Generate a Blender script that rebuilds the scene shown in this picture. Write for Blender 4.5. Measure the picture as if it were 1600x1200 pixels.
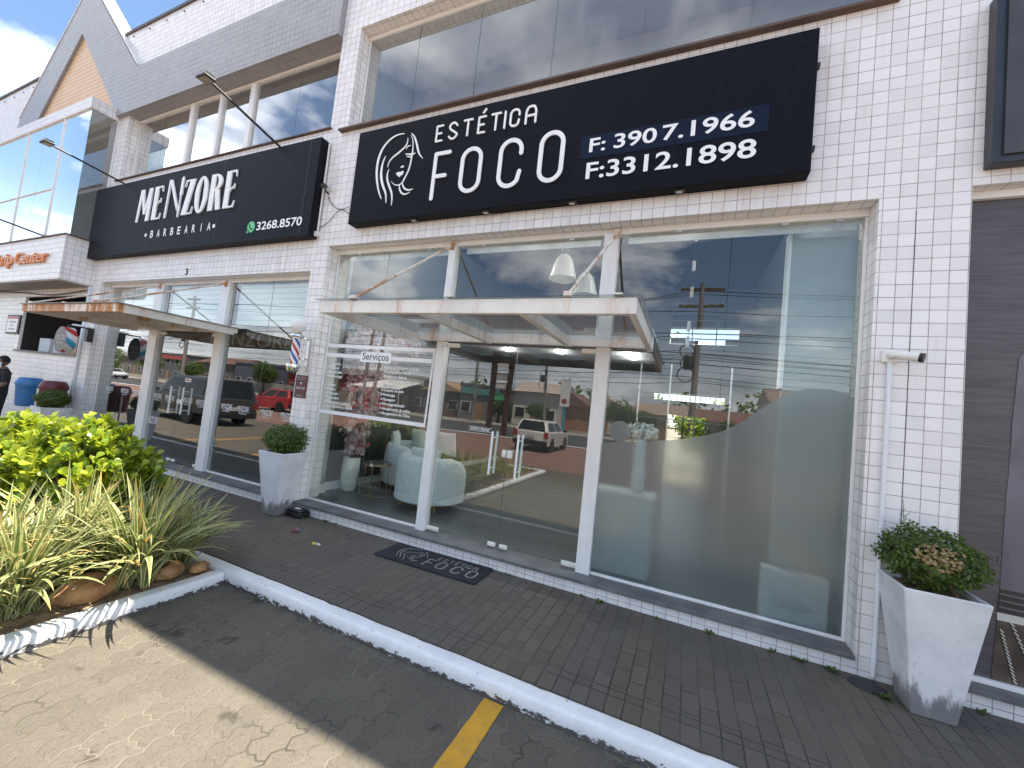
import bpy, bmesh, math, random
from mathutils import Vector, Matrix, noise as mnoise
R = math.radians
for o in list(bpy.data.objects): bpy.data.objects.remove(o)
SC = bpy.context.scene
COL = SC.collection
random.seed(7)

# ------------------------------------------------------------------ camera, world, sun, exposure
cam_d = bpy.data.cameras.new('camera'); cam = bpy.data.objects.new('camera', cam_d); COL.objects.link(cam)
cam_d.sensor_width = 36.0; cam_d.lens = 14.126; cam_d.clip_start = 0.05; cam_d.clip_end = 2000
RT = Vector((0.91311, 0.39340, 0.10710)); DN = Vector((0.07481, 0.09656, -0.99251)); FW = Vector((-0.40079, 0.91428, 0.05874))
cam.matrix_world = Matrix(((RT.x, -DN.x, -FW.x, 0.0), (RT.y, -DN.y, -FW.y, -4.0), (RT.z, -DN.z, -FW.z, 1.72), (0, 0, 0, 1)))
SC.camera = cam

SUN_DIR = Vector((0.24, 0.2475, 1.0)).normalized()
sun_d = bpy.data.lights.new('sun', 'SUN'); sun_d.energy = 3.2; sun_d.angle = R(0.5); sun_d.color = (1.0, 0.91, 0.76)
sun = bpy.data.objects.new('sun', sun_d); COL.objects.link(sun)
sun.rotation_euler = (-SUN_DIR).to_track_quat('-Z', 'Y').to_euler(); sun.location = (20, 22, 60)

CLOUD = 4.7
W = bpy.data.worlds.new('World'); SC.world = W; W.use_nodes = True
def build_world():
    nt = W.node_tree; nt.nodes.clear(); L = nt.links.new
    out = nt.nodes.new('ShaderNodeOutputWorld'); bg = nt.nodes.new('ShaderNodeBackground'); bg.inputs['Strength'].default_value = 0.05
    sky = nt.nodes.new('ShaderNodeTexSky'); sky.sky_type = 'NISHITA'; sky.sun_disc = False
    sky.sun_elevation = math.asin(SUN_DIR.z); sky.sun_rotation = math.atan2(SUN_DIR.x, SUN_DIR.y)
    sky.air_density = 1.15; sky.dust_density = 0.15; sky.ozone_density = 2.6
    tc = nt.nodes.new('ShaderNodeTexCoord'); sp = nt.nodes.new('ShaderNodeSeparateXYZ'); L(tc.outputs['Generated'], sp.inputs[0])
    def M(op, a, b=None):
        n = nt.nodes.new('ShaderNodeMath'); n.operation = op
        for i, v in enumerate((a, b)):
            if v is None: continue
            if isinstance(v, (int, float)): n.inputs[i].default_value = v
            else: L(v, n.inputs[i])
        return n.outputs[0]
    zz = M('ADD', M('MAXIMUM', sp.outputs[2], 0.0), 0.22)
    cb = nt.nodes.new('ShaderNodeCombineXYZ'); L(M('DIVIDE', sp.outputs[0], zz), cb.inputs[0]); L(M('DIVIDE', sp.outputs[1], zz), cb.inputs[1]); cb.inputs[2].default_value = CLOUD
    n1 = nt.nodes.new('ShaderNodeTexNoise'); n1.inputs['Scale'].default_value = 1.25; n1.inputs['Detail'].default_value = 8; n1.inputs['Roughness'].default_value = 0.56; n1.inputs['Distortion'].default_value = 0.25
    L(cb.outputs[0], n1.inputs['Vector'])
    r1 = nt.nodes.new('ShaderNodeValToRGB'); r1.color_ramp.elements[0].position = 0.515; r1.color_ramp.elements[1].position = 0.615
    L(n1.outputs[0], r1.inputs[0])
    n2 = nt.nodes.new('ShaderNodeTexNoise'); n2.inputs['Scale'].default_value = 2.6; n2.inputs['Detail'].default_value = 5
    L(cb.outputs[0], n2.inputs['Vector'])
    r2 = nt.nodes.new('ShaderNodeValToRGB'); r2.color_ramp.elements[0].position = 0.35; r2.color_ramp.elements[1].position = 0.68
    r2.color_ramp.elements[0].color = (5.6, 6.0, 6.8, 1); r2.color_ramp.elements[1].color = (13.4, 13.7, 14.2, 1)
    L(n2.outputs[0], r2.inputs[0])
    mx = nt.nodes.new('ShaderNodeMix'); mx.data_type = 'RGBA'
    hz = nt.nodes.new('ShaderNodeMapRange'); hz.interpolation_type = 'SMOOTHSTEP'; L(sp.outputs[2], hz.inputs[0]); hz.inputs[1].default_value = .30; hz.inputs[2].default_value = .02; hz.inputs[3].default_value = 0; hz.inputs[4].default_value = .75
    L(M('MAXIMUM', r1.outputs[0], hz.outputs[0]), mx.inputs['Factor']); L(sky.outputs[0], mx.inputs['A']); L(r2.outputs[0], mx.inputs['B'])
    L(mx.outputs['Result'], bg.inputs['Color']); L(bg.outputs[0], out.inputs[0])
build_world()
SC.view_settings.view_transform = 'Standard'; SC.view_settings.look = 'None'; SC.view_settings.exposure = 2.3; SC.view_settings.gamma = 1.0
SC.render.engine = 'CYCLES'
try:
    SC.cycles.transparent_max_bounces = 24; SC.cycles.max_bounces = 8; SC.cycles.sample_clamp_indirect = 8
except Exception: pass

# ------------------------------------------------------------------ helpers
ROOT = {}
def tag(o, label=None, cat=None, group=None, kind=None):
    if label: o['label'] = label
    if cat: o['category'] = cat
    if group: o['group'] = group
    if kind: o['kind'] = kind
    return o
def empty(name, loc, label, cat, group=None, rz=0.0):
    o = bpy.data.objects.new(name, None); COL.objects.link(o); o.location = loc; o.rotation_euler = (0, 0, rz); o.empty_display_size = 0.1
    return tag(o, label, cat, group)
def root_of(o):
    while o.parent: o = o.parent
    return o
class Geo:
    def __init__(s): s.v = []; s.f = []; s.m = []; s.uv = None
    def add(s, vs, fs, m=0):
        b = len(s.v); s.v += [tuple(p) for p in vs]
        for f in fs: s.f.append(tuple(i + b for i in f)); s.m.append(m)
        return s
    def box(s, x0, x1, y0, y1, z0, z1, m=0):
        return s.add([(x0,y0,z0),(x1,y0,z0),(x1,y1,z0),(x0,y1,z0),(x0,y0,z1),(x1,y0,z1),(x1,y1,z1),(x0,y1,z1)],
                     [(0,3,2,1),(4,5,6,7),(0,1,5,4),(1,2,6,5),(2,3,7,6),(3,0,4,7)], m)
    def quad(s, a, b, c, d, m=0): return s.add([a, b, c, d], [(0,1,2,3)], m)
    def prism(s, poly, fn, a, b, m=0, mside=None):
        # poly: 2d points (ccw seen from the 'a' side); fn(u,v,w)->xyz
        n = len(poly); ms = m if mside is None else mside
        vs = [fn(u, v, a) for u, v in poly] + [fn(u, v, b) for u, v in poly]
        s.add(vs, [tuple(range(n)), tuple(range(2*n-1, n-1, -1))], m)
        base = len(s.v) - 2*n
        for i in range(n):
            j = (i+1) % n; s.f.append((base+i, base+n+i, base+n+j, base+j)); s.m.append(ms)
        return s
    def tube(s, pts, r, n=8, m=0, cap=True):
        pts = [Vector(p) for p in pts]; k = len(pts); rs = r if isinstance(r, (list, tuple)) else [r]*k
        b = len(s.v); up = None
        for i, p in enumerate(pts):
            t = (pts[min(i+1,k-1)] - pts[max(i-1,0)]).normalized()
            if up is None:
                up = Vector((0,0,1)) if abs(t.z) < .9 else Vector((1,0,0))
            a = t.cross(up).normalized(); c = a.cross(t).normalized(); up = c
            for q in range(n):
                an = 2*math.pi*q/n; s.v.append(tuple(p + (a*math.cos(an) + c*math.sin(an))*rs[i]))
        for i in range(k-1):
            for q in range(n):
                q2 = (q+1) % n; s.f.append((b+i*n+q, b+i*n+q2, b+(i+1)*n+q2, b+(i+1)*n+q)); s.m.append(m)
        if cap:
            s.f.append(tuple(b+q for q in range(n-1,-1,-1))); s.m.append(m)
            s.f.append(tuple(b+(k-1)*n+q for q in range(n))); s.m.append(m)
        return s
    def lathe(s, prof, c=(0,0,0), n=24, m=0, axis='z', sx=1, sy=1):
        b = len(s.v); k = len(prof)
        for r, h in prof:
            for q in range(n):
                a = 2*math.pi*q/n; x, y = r*math.cos(a)*sx, r*math.sin(a)*sy
                p = (x, y, h) if axis == 'z' else ((x, -h, y) if axis == 'y' else (h, x, y))
                s.v.append((c[0]+p[0], c[1]+p[1], c[2]+p[2]))
        for i in range(k-1):
            for q in range(n):
                q2 = (q+1) % n; s.f.append((b+i*n+q, b+i*n+q2, b+(i+1)*n+q2, b+(i+1)*n+q)); s.m.append(m)
        if prof[0][0] > 1e-6: s.f.append(tuple(b+q for q in range(n-1,-1,-1))); s.m.append(m)
        if prof[-1][0] > 1e-6: s.f.append(tuple(b+(k-1)*n+q for q in range(n))); s.m.append(m)
        return s
    def stroke(s, pts, w, fn, a, b, closed=False, m=0):
        P = [Vector((p[0], p[1])) for p in pts]; k = len(P); ws = w if isinstance(w, (list, tuple)) else [w]*k
        Lf, Rt = [], []
        for i in range(k):
            p0 = P[(i-1) % k] if closed else P[max(i-1,0)]; p1 = P[(i+1) % k] if closed else P[min(i+1,k-1)]
            t = (p1 - p0)
            t = t.normalized() if t.length > 1e-9 else Vector((1,0)); nn = Vector((-t.y, t.x))
            Lf.append(P[i] + nn*ws[i]/2); Rt.append(P[i] - nn*ws[i]/2)
        if closed:
            base = len(s.v)
            for ring, w_ in ((Lf, a), (Rt, a), (Lf, b), (Rt, b)):
                s.v += [tuple(fn(q.x, q.y, w_)) for q in ring]
            for i in range(k):
                j = (i+1) % k; A, B, C, D = base, base+k, base+2*k, base+3*k
                for f in ((A+i, B+i, B+j, A+j), (A+i, A+j, C+j, C+i), (B+j, B+i, D+i, D+j), (C+j, D+j, D+i, C+i)): s.f.append(f); s.m.append(m)
            return s
        def cap(c, frm, n=6):
            v = frm - c; out = []
            for q in range(1, n):
                an = -math.pi*q/n; out.append(c + Vector((v.x*math.cos(an)-v.y*math.sin(an), v.x*math.sin(an)+v.y*math.cos(an))))
            return out
        # body as quads + round caps as fans
        base = len(s.v)
        for ring, w_ in ((Lf, a), (Rt, a), (Lf, b), (Rt, b)): s.v += [tuple(fn(q.x, q.y, w_)) for q in ring]
        A, B, C, D = base, base+k, base+2*k, base+3*k
        for i in range(k-1):
            j = i+1
            for f in ((A+i, B+i, B+j, A+j), (A+i, A+j, C+j, C+i), (B+j, B+i, D+i, D+j), (C+j, D+j, D+i, C+i)): s.f.append(f); s.m.append(m)
        for c, fr, to in ((P[-1], Lf[-1], Rt[-1]), (P[0], Rt[0], Lf[0])):
            if (fr-to).length < 1e-4: continue
            arc = [fr] + cap(c, fr) + [to]; n = len(arc); bb = len(s.v)
            s.v += [tuple(fn(q.x, q.y, a)) for q in arc] + [tuple(fn(q.x, q.y, b)) for q in arc]
            s.f.append(tuple(bb+i for i in range(n-1,-1,-1))); s.m.append(m)
            for i in range(n-1): s.f.append((bb+i, bb+i+1, bb+n+i+1, bb+n+i)); s.m.append(m)
        return s
    def build(s, name, mats, parent=None, smooth=False, bevel=0.0, label=None, seg=2, autosmooth=None):
        me = bpy.data.meshes.new(name)
        vs = s.v
        if parent is not None:
            r = root_of(parent); lx, ly, lz = r.location; rz = r.rotation_euler.z; c, sn = math.cos(-rz), math.sin(-rz)
            if rz and not getattr(s, 'local', False):
                vs = [((x-lx)*c-(y-ly)*sn, (x-lx)*sn+(y-ly)*c, z-lz) for x, y, z in vs]
            elif not getattr(s, 'local', False):
                vs = [(x-lx, y-ly, z-lz) for x, y, z in vs]
        me.from_pydata(vs, [], s.f)
        mats = mats if isinstance(mats, (list, tuple)) else [mats]
        for m in mats: me.materials.append(m)
        me.polygons.foreach_set('material_index', s.m)
        if smooth: me.polygons.foreach_set('use_smooth', [True]*len(s.f))
        if s.uv:
            ul = me.uv_layers.new(name='UVMap'); buf = []
            for f in s.f:
                for i in f: buf += s.uv[i]
            ul.data.foreach_set('uv', buf)
        me.update()
        if s.fixn: fix_normals(me)
        o = bpy.data.objects.new(name, me); COL.objects.link(o)
        if parent is not None: o.parent = parent
        if bevel:
            b = o.modifiers.new('bevel', 'BEVEL'); b.width = bevel; b.segments = seg; b.limit_method = 'ANGLE'; b.angle_limit = R(35)
        if smooth and autosmooth:
            for e in me.edges: pass
            try: me.set_sharp_from_angle(angle=R(autosmooth))
            except Exception: pass
        if label: o['label'] = label
        return o
    fixn = False
def fix_normals(me):
    bm = bmesh.new(); bm.from_mesh(me); bmesh.ops.recalc_face_normals(bm, faces=bm.faces); bm.to_mesh(me); bm.free()
FRONT = lambda y: (lambda u, v, w: (u, y - w, v))           # facade plane, w towards the viewer
def lerp(a, b, t): return a + (b-a)*t
def catmull(pts, n=6, closed=False):
    P = [Vector(p) for p in pts]; k = len(P); out = []
    rng = range(k) if closed else range(k-1)
    for i in rng:
        if closed: p0, p1, p2, p3 = P[(i-1)%k], P[i], P[(i+1)%k], P[(i+2)%k]
        else: p0, p1, p2, p3 = P[max(i-1,0)], P[i], P[i+1], P[min(i+2,k-1)]
        for q in range(n):
            t = q/n; out.append(0.5*((2*p1) + (p2-p0)*t + (2*p0-5*p1+4*p2-p3)*t*t + (3*p1-p0-3*p2+p3)*t**3))
    if not closed: out.append(P[-1])
    return out

_tc = {}
def text_geo(body, offset=0.0, shear=0.0, spacing=1.0):
    key = (body, offset, shear, spacing)
    if key in _tc: return _tc[key]
    cu = bpy.data.curves.new('lettering', 'FONT'); cu.body = body; cu.size = 1.0; cu.offset = offset; cu.shear = shear; cu.space_character = spacing; cu.resolution_u = 4
    ob = bpy.data.objects.new('lettering', cu); COL.objects.link(ob); bpy.context.view_layer.update()
    ev = ob.evaluated_get(bpy.context.evaluated_depsgraph_get()); me = ev.to_mesh()
    vs = [(v.co.x, v.co.y) for v in me.vertices]; fs = [tuple(p.vertices) for p in me.polygons]
    ev.to_mesh_clear(); bpy.data.objects.remove(ob); bpy.data.curves.remove(cu)
    _tc[key] = (vs, fs); return vs, fs
def put_text(g, body, fn, w, x0, z0, z1=None, x1=None, h=None, offset=0.0, m=0, spacing=1.0, center=None, shear=0.0, thick=0.0):
    """fit text into x0..x1, z0..z1 (bounding box) or scale by cap height h on baseline z0"""
    vs, fs = text_geo(body, offset, shear, spacing)
    xs = [p[0] for p in vs]; ys = [p[1] for p in vs]; bx0, bx1, by0, by1 = min(xs), max(xs), min(ys), max(ys)
    if h is not None:
        sy = h/0.72; sx = sy
        if x1 is not None: sx = (x1-x0)/(bx1-bx0)
        oy = z0
        if center is not None: x0 = center - sx*(bx1-bx0)/2
        pts = [(x0+(x-bx0)*sx, oy+y*sy) for x, y in vs]
    else:
        sx = (x1-x0)/(bx1-bx0); sy = (z1-z0)/(by1-by0); pts = [(x0+(x-bx0)*sx, z0+(y-by0)*sy) for x, y in vs]
    g.add([fn(u, v, w) for u, v in pts], fs, m)
    if thick:
        from collections import Counter
        cnt = {}
        for f in fs:
            for i in range(len(f)):
                e = (f[i], f[(i+1) % len(f)]); k2 = (min(e), max(e)); cnt.setdefault(k2, []).append(e)
        b = len(g.v); g.v += [tuple(fn(u, v, w)) for u, v in pts] + [tuple(fn(u, v, w-thick)) for u, v in pts]; n = len(pts)
        for k2, es in cnt.items():
            if len(es) == 1:
                i, j = es[0]; g.f.append((b+j, b+i, b+n+i, b+n+j)); g.m.append(m)
    return g

# ------------------------------------------------------------------ node helpers
class NT:
    def __init__(s, name):
        s.mat = bpy.data.materials.new(name); s.mat.use_nodes = True; s.nt = s.mat.node_tree; s.nt.nodes.clear()
        s.out = s.nt.nodes.new('ShaderNodeOutputMaterial')
    def n(s, typ, ins=None, **kw):
        nd = s.nt.nodes.new(typ)
        for k, v in kw.items(): setattr(nd, k, v)
        for k, v in (ins or {}).items(): s.set(nd.inputs[k], v)
        return nd
    def set(s, sock, v):
        if hasattr(v, 'is_output'): s.nt.links.new(v, sock)
        else: sock.default_value = v
    def m(s, op, a, b=None, c=None, clamp=False):
        nd = s.nt.nodes.new('ShaderNodeMath'); nd.operation = op; nd.use_clamp = clamp
        for i, v in enumerate((a, b, c)):
            if v is not None: s.set(nd.inputs[i], v)
        return nd.outputs[0]
    def ss(s, v, a, b):   # smoothstep a..b
        nd = s.n('ShaderNodeMapRange', {0: v, 1: a, 2: b}, interpolation_type='SMOOTHSTEP'); return nd.outputs[0]
    def mix(s, f, a, b, blend='MIX'):
        nd = s.nt.nodes.new('ShaderNodeMix'); nd.data_type = 'RGBA'; nd.blend_type = blend
        for k, v in (('Factor', f), ('A', a), ('B', b)):
            if isinstance(v, tuple) and len(v) == 3: v = v + (1,)
            s.set(nd.inputs[k], v) if k == 'Factor' else s.set([i for i in nd.inputs if i.name == k and i.type == 'RGBA'][0], v)
        return [o for o in nd.outputs if o.type == 'RGBA'][0]
    def noise(s, vec, scale, detail=4, rough=0.55, dist=0.0, out=0):
        return s.n('ShaderNodeTexNoise', {'Vector': vec, 'Scale': scale, 'Detail': detail, 'Roughness': rough, 'Distortion': dist}).outputs[out]
    def vmul(s, vec, v3):
        nd = s.nt.nodes.new('ShaderNodeVectorMath'); nd.operation = 'MULTIPLY'; s.set(nd.inputs[0], vec); nd.inputs[1].default_value = v3; return nd.outputs[0]
    def pos(s): return s.n('ShaderNodeNewGeometry').outputs['Position']
    def obj(s): return s.n('ShaderNodeTexCoord').outputs['Object']
    def sep(s, v): return s.n('ShaderNodeSeparateXYZ', {0: v}).outputs
    def comb(s, x, y, z=0.0): return s.n('ShaderNodeCombineXYZ', {0: x, 1: y, 2: z}).outputs[0]
    def white(s, v): return s.n('ShaderNodeTexWhiteNoise', {'Vector': v}).outputs
    def bump(s, h, strength=0.3, dist=0.01): return s.n('ShaderNodeBump', {'Height': h, 'Strength': strength, 'Distance': dist}).outputs[0]
    def bsdf(s, **kw):
        nd = s.nt.nodes.new('ShaderNodeBsdfPrincipled')
        for k, v in kw.items():
            k = k.replace('_', ' ')
            if isinstance(v, tuple) and len(v) == 3: v = v + (1,)
            s.set(nd.inputs[k], v)
        s.nt.links.new(nd.outputs[0], s.out.inputs[0]); return nd
    def surf(s, sh): s.nt.links.new(sh, s.out.inputs[0]); return s.mat

def plain(name, col, rough=0.5, metal=0.0, var=0.12, scale=6.0, bump=0.0, bscale=60.0, spec=0.5, dirt=None):
    t = NT(name); p = t.obj()
    nz = t.noise(p, scale, 5)
    c = t.mix(t.ss(nz, .3, .7), tuple(x*(1-var) for x in col), tuple(min(1, x*(1+var)) for x in col))
    if dirt:
        n2 = t.noise(t.vmul(p, (1, 1, .25)), dirt[1], 6, .65)
        c = t.mix(t.m('MULTIPLY', t.ss(n2, .5, .72), dirt[2]), c, dirt[0])
    kw = dict(Base_Color=c, Roughness=t.m('ADD', rough, t.m('MULTIPLY', t.m('SUBTRACT', nz, .5), .25), clamp=True), Metallic=metal)
    if bump: kw['Normal'] = t.bump(t.noise(p, bscale, 4), bump, .005)
    b = t.bsdf(**kw); b.inputs['Specular IOR Level'].default_value = spec
    return t.mat
def emit(name, col, s):
    t = NT(name); e = t.n('ShaderNodeEmission', {'Color': col + (1,), 'Strength': s}); return t.surf(e.outputs[0])

def tile_mat(name, base, grout, px=.1042, pz=.1021, x0=1.324, z0=3.616, g=.0045, stain=.35, tint=.05):
    t = NT(name); P = t.sep(t.pos()); nn = t.sep(t.n('ShaderNodeNewGeometry').outputs['True Normal'])
    isx = t.m('GREATER_THAN', t.m('ABSOLUTE', nn[0]), .5); isz = t.m('GREATER_THAN', t.m('ABSOLUTE', nn[2]), .5)
    u = t.m('ADD', t.m('MULTIPLY', P[0], t.m('SUBTRACT', 1.0, isx)), t.m('MULTIPLY', P[1], isx))
    v = t.m('ADD', t.m('MULTIPLY', P[2], t.m('SUBTRACT', 1.0, isz)), t.m('MULTIPLY', P[1], isz))
    fu = t.m('DIVIDE', t.m('SUBTRACT', u, x0), px); fv = t.m('DIVIDE', t.m('SUBTRACT', v, z0), pz)
    cu, cv = t.m('FLOOR', fu), t.m('FLOOR', fv)
    ru, rv = t.m('SUBTRACT', fu, cu), t.m('SUBTRACT', fv, cv)
    du = t.m('MULTIPLY', t.m('MINIMUM', ru, t.m('SUBTRACT', 1.0, ru)), px); dv = t.m('MULTIPLY', t.m('MINIMUM', rv, t.m('SUBTRACT', 1.0, rv)), pz)
    d = t.m('MINIMUM', du, dv)
    d = t.m('ADD', d, t.m('MULTIPLY', t.m('SUBTRACT', t.noise(t.pos(), 14, 3), .5), .0035))
    mask = t.ss(d, g*.45, g)                  # 0 in the joint, 1 on the tile
    rnd = t.white(t.comb(cu, cv, 1.7))
    col = t.mix(t.m('MULTIPLY', rnd[0], 1.0), tuple(x*(1-tint) for x in base), tuple(min(.9, x*(1+tint)) for x in base))
    col = t.mix(t.m('MULTIPLY', t.ss(t.noise(t.pos(), 1.6, 5), .45, .7), .25), col, tuple(b*c for b, c in zip(base, (.95, .93, .92))))
    gcol = t.mix(t.ss(t.noise(t.pos(), 3.0, 4), .35, .65), grout, tuple(x*1.7 for x in grout))
    col = t.mix(mask, gcol, col)
    st = t.ss(t.noise(t.vmul(t.pos(), (5, 5, .55)), 1.3, 6, .62), .56, .78)
    col = t.mix(t.m('MULTIPLY', st, stain), col, (.46, .34, .25))
    bp = t.n('ShaderNodeBump', {'Height': t.m('ADD', t.ss(d, 0.0, g*1.6), t.m('MULTIPLY', rnd[0], .25)), 'Strength': .5, 'Distance': .0025}).outputs[0]
    t.bsdf(Base_Color=col, Roughness=t.m('SUBTRACT', .85, t.m('MULTIPLY', mask, .55)), Normal=bp)
    return t.mat

def glass_mat(name, k=1.9, c0=0.02, tint=(.86, .93, .91), dirt=.0):
    t = NT(name)
    bk = t.n('ShaderNodeNewGeometry').outputs['Backfacing']
    fr = t.n('ShaderNodeFresnel', {'IOR': t.m('SUBTRACT', 1.5, t.m('MULTIPLY', bk, 1.5 - 1/1.5))}).outputs[0]
    fac = t.m('ADD', t.m('MULTIPLY', fr, k), c0, clamp=True)
    tr = t.n('ShaderNodeBsdfTransparent', {'Color': tint + (1,)}).outputs[0]
    wob = t.bump(t.noise(t.pos(), .9, 1), .05, .05)
    gl = t.n('ShaderNodeBsdfGlossy', {'Color': (1, 1, 1, 1), 'Roughness': 0.004, 'Normal': wob}).outputs[0]
    sh = t.n('ShaderNodeMixShader', {0: fac, 1: tr, 2: gl}).outputs[0]
    if dirt:
        nz = t.ss(t.noise(t.vmul(t.pos(), (9, 9, 1.2)), 1.5, 6, .6), .5, .8)
        df = t.n('ShaderNodeBsdfDiffuse', {'Color': (.6, .6, .58, 1)}).outputs[0]
        sh = t.n('ShaderNodeMixShader', {0: t.m('MULTIPLY', nz, dirt), 1: sh, 2: df}).outputs[0]
    return t.surf(sh)

def leaf_mat(name, c1, c2, trans=.35, rough=.4, scale=9.0, spec=.4):
    t = NT(name); p = t.pos(); rp = t.n('ShaderNodeNewGeometry').outputs['Random Per Island']
    c = t.mix(t.ss(t.m('ADD', t.m('MULTIPLY', rp, .75), t.m('MULTIPLY', t.noise(p, scale, 3), .25)), .1, .9), c1, c2)
    pr = t.n('ShaderNodeBsdfPrincipled', {'Base Color': c, 'Roughness': rough, 'Specular IOR Level': spec}).outputs[0]
    tl = t.n('ShaderNodeBsdfTranslucent', {'Color': t.mix(.45, c, (.45, .5, .03))}).outputs[0]
    return t.surf(t.n('ShaderNodeMixShader', {0: trans, 1: pr, 2: tl}).outputs[0])

# ------------------------------------------------------------------ materials
M = {}
M['tile'] = tile_mat('white_ceramic_tile', (.80, .785, .775), (.29, .26, .245), g=.0038, stain=.55, tint=.065)
M['tile_grey'] = tile_mat('grey_ceramic_tile', (.30, .30, .315), (.20, .20, .205), px=.1042, pz=.1021, g=.006, stain=.2, tint=.06)
M['tile_orange'] = tile_mat('orange_ceramic_tile', (.72, .44, .2), (.25, .16, .1), g=.006, stain=.2, tint=.05)
def slate():
    t = NT('grey_slate'); p = t.pos(); c = t.mix(t.ss(t.noise(p, 5, 6), .3, .7), (.105, .105, .11), (.17, .168, .17))
    c = t.mix(t.m('MULTIPLY', t.ss(t.noise(p, 45, 3), .62, .75), .5), c, (.33, .31, .29))
    t.bsdf(Base_Color=c, Roughness=.55, Normal=t.bump(t.noise(p, 30, 5), .15, .004)); return t.mat
M['slate'] = slate()
M['frame'] = plain('white_painted_aluminium', (.80, .80, .79), .35, var=.03, dirt=((.5, .42, .34), 2.0, .25))
M['frame_rust'] = None
def rusty(name, amt, lo, hi, base=(.78, .76, .72)):
    t = NT(name); p = t.pos()
    nz = t.noise(t.vmul(p, (1, 1, .35)), 4.2, 8, .68)
    drip = t.noise(t.vmul(p, (22, 22, 2.2)), 1.0, 5, .6)
    f = t.ss(t.m('ADD', t.m('MULTIPLY', nz, .7), t.m('MULTIPLY', drip, .3)), lo, hi)
    rc = t.mix(t.ss(t.noise(p, 30, 5), .35, .65), (.36, .12, .035), (.55, .27, .1))
    c = t.mix(t.m('MULTIPLY', f, amt), t.mix(t.ss(t.noise(p, 2.5, 5), .4, .7), base, tuple(b*.86 for b in base)), rc)
    c = t.mix(t.m('MULTIPLY', t.ss(drip, .62, .8), .35), c, (.14, .11, .09))
    t.bsdf(Base_Color=c, Roughness=t.m('ADD', .4, t.m('MULTIPLY', f, .4)), Normal=t.bump(t.noise(p, 40, 4), .2, .003)); return t.mat
M['frame_rust'] = rusty('weathered_white_steel', .72, .515, .67)
M['rust_heavy'] = rusty('rusted_white_steel', .95, .42, .56, (.72, .66, .58))
M['rust_mid'] = rusty('part_rusted_white_steel', .85, .50, .64, (.74, .70, .64))
M['rod'] = rusty('rust_streaked_rod', .9, .44, .58, (.78, .72, .62))
M['glass'] = glass_mat('shop_window_glass', 2.4, .02, dirt=.02)
M['glass_up'] = glass_mat('upper_window_glass', 3.6, .09, tint=(.8, .86, .86), dirt=.05)
M['glass_pale'] = glass_mat('pale_upper_glass', 2.2, .06, tint=(.9, .94, .93), dirt=.05)
M['glass_roof'] = glass_mat('canopy_roof_glass', .9, .0, tint=(.74, .78, .78), dirt=.05)
M['glass_edge'] = plain('green_glass_edge', (.12, .2, .18), .2, var=.05)
M['clear'] = (lambda t: t.surf(t.n('ShaderNodeBsdfTransparent', {'Color': (1, 1, 1, 1)}).outputs[0]))(NT('clear_back_of_glass'))
def frosted():
    t = NT('frosted_window_film'); p = t.pos()
    df = t.n('ShaderNodeBsdfDiffuse', {'Color': (.20, .23, .25, 1)}).outputs[0]
    rf = t.n('ShaderNodeBsdfRefraction', {'Color': (.93, .96, .96, 1), 'Roughness': .44, 'IOR': 1.08}, distribution='GGX').outputs[0]
    gl = t.n('ShaderNodeBsdfGlossy', {'Color': (1, 1, 1, 1), 'Roughness': .35}).outputs[0]
    a = t.n('ShaderNodeMixShader', {0: .84, 1: df, 2: rf}).outputs[0]
    return t.surf(t.n('ShaderNodeMixShader', {0: .035, 1: a, 2: gl}).outputs[0])
M['frost'] = frosted()
def signblack(name, base, streak):
    t = NT(name); p = t.pos(); s = t.ss(t.noise(t.vmul(p, (9, 9, .35)), 1.6, 6, .6), .5, .8)
    c = t.mix(t.m('MULTIPLY', s, streak), base, (.12, .12, .13))
    sp = t.ss(t.noise(p, 70, 2), .73, .78); c = t.mix(t.m('MULTIPLY', sp, .4), c, (.25, .25, .25))
    b = t.bsdf(Base_Color=c, Roughness=t.m('ADD', .5, t.m('MULTIPLY', s, .2))); b.inputs['Specular IOR Level'].default_value = .10; return t.mat
M['sign'] = signblack('black_sign_sheet', (.0055, .006, .010), .05)
M['sign2'] = signblack('dusty_black_sign_sheet', (.008, .009, .014), .16)
M['navy'] = plain('navy_patch_sheet', (.008, .014, .034), .4, var=.1, spec=.12)
M['letter'] = plain('white_vinyl_lettering', (.84, .85, .85), .4, var=.02)
M['letter_grey'] = plain('pale_grey_lettering', (.5, .5, .5), .5, var=.05)
M['wa_green'] = plain('green_vinyl', (.13, .55, .24), .4, var=.03)
M['orange_letter'] = plain('orange_letter_faces', (.72, .28, .11), .5, var=.12, dirt=((.75, .6, .5), 6, .6))
M['black'] = plain('black_plastic', (.012, .012, .013), .4, var=.1)
M['dark_metal'] = plain('dark_painted_metal', (.03, .03, .032), .45, var=.15)
M['steel'] = plain('brushed_steel', (.62, .62, .62), .28, metal=1.0, var=.05)
M['chrome'] = plain('chrome', (.75, .74, .72), .15, metal=1.0, var=.04)
M['pvc'] = plain('white_pvc', (.74, .76, .8), .35, var=.04, dirt=((.45, .42, .4), 4, .3))
M['white_plastic'] = plain('white_plastic', (.76, .75, .71), .4, var=.04)
M['brown_ledge'] = plain('brown_ledge_flashing', (.10, .065, .05), .6, var=.3, scale=3)
M['coping'] = plain('dark_coping_flashing', (.09, .085, .085), .6, var=.3)
M['soffit'] = plain('grey_bay_soffit', (.34, .32, .30), .7, var=.1)
def frond(): pass

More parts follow.
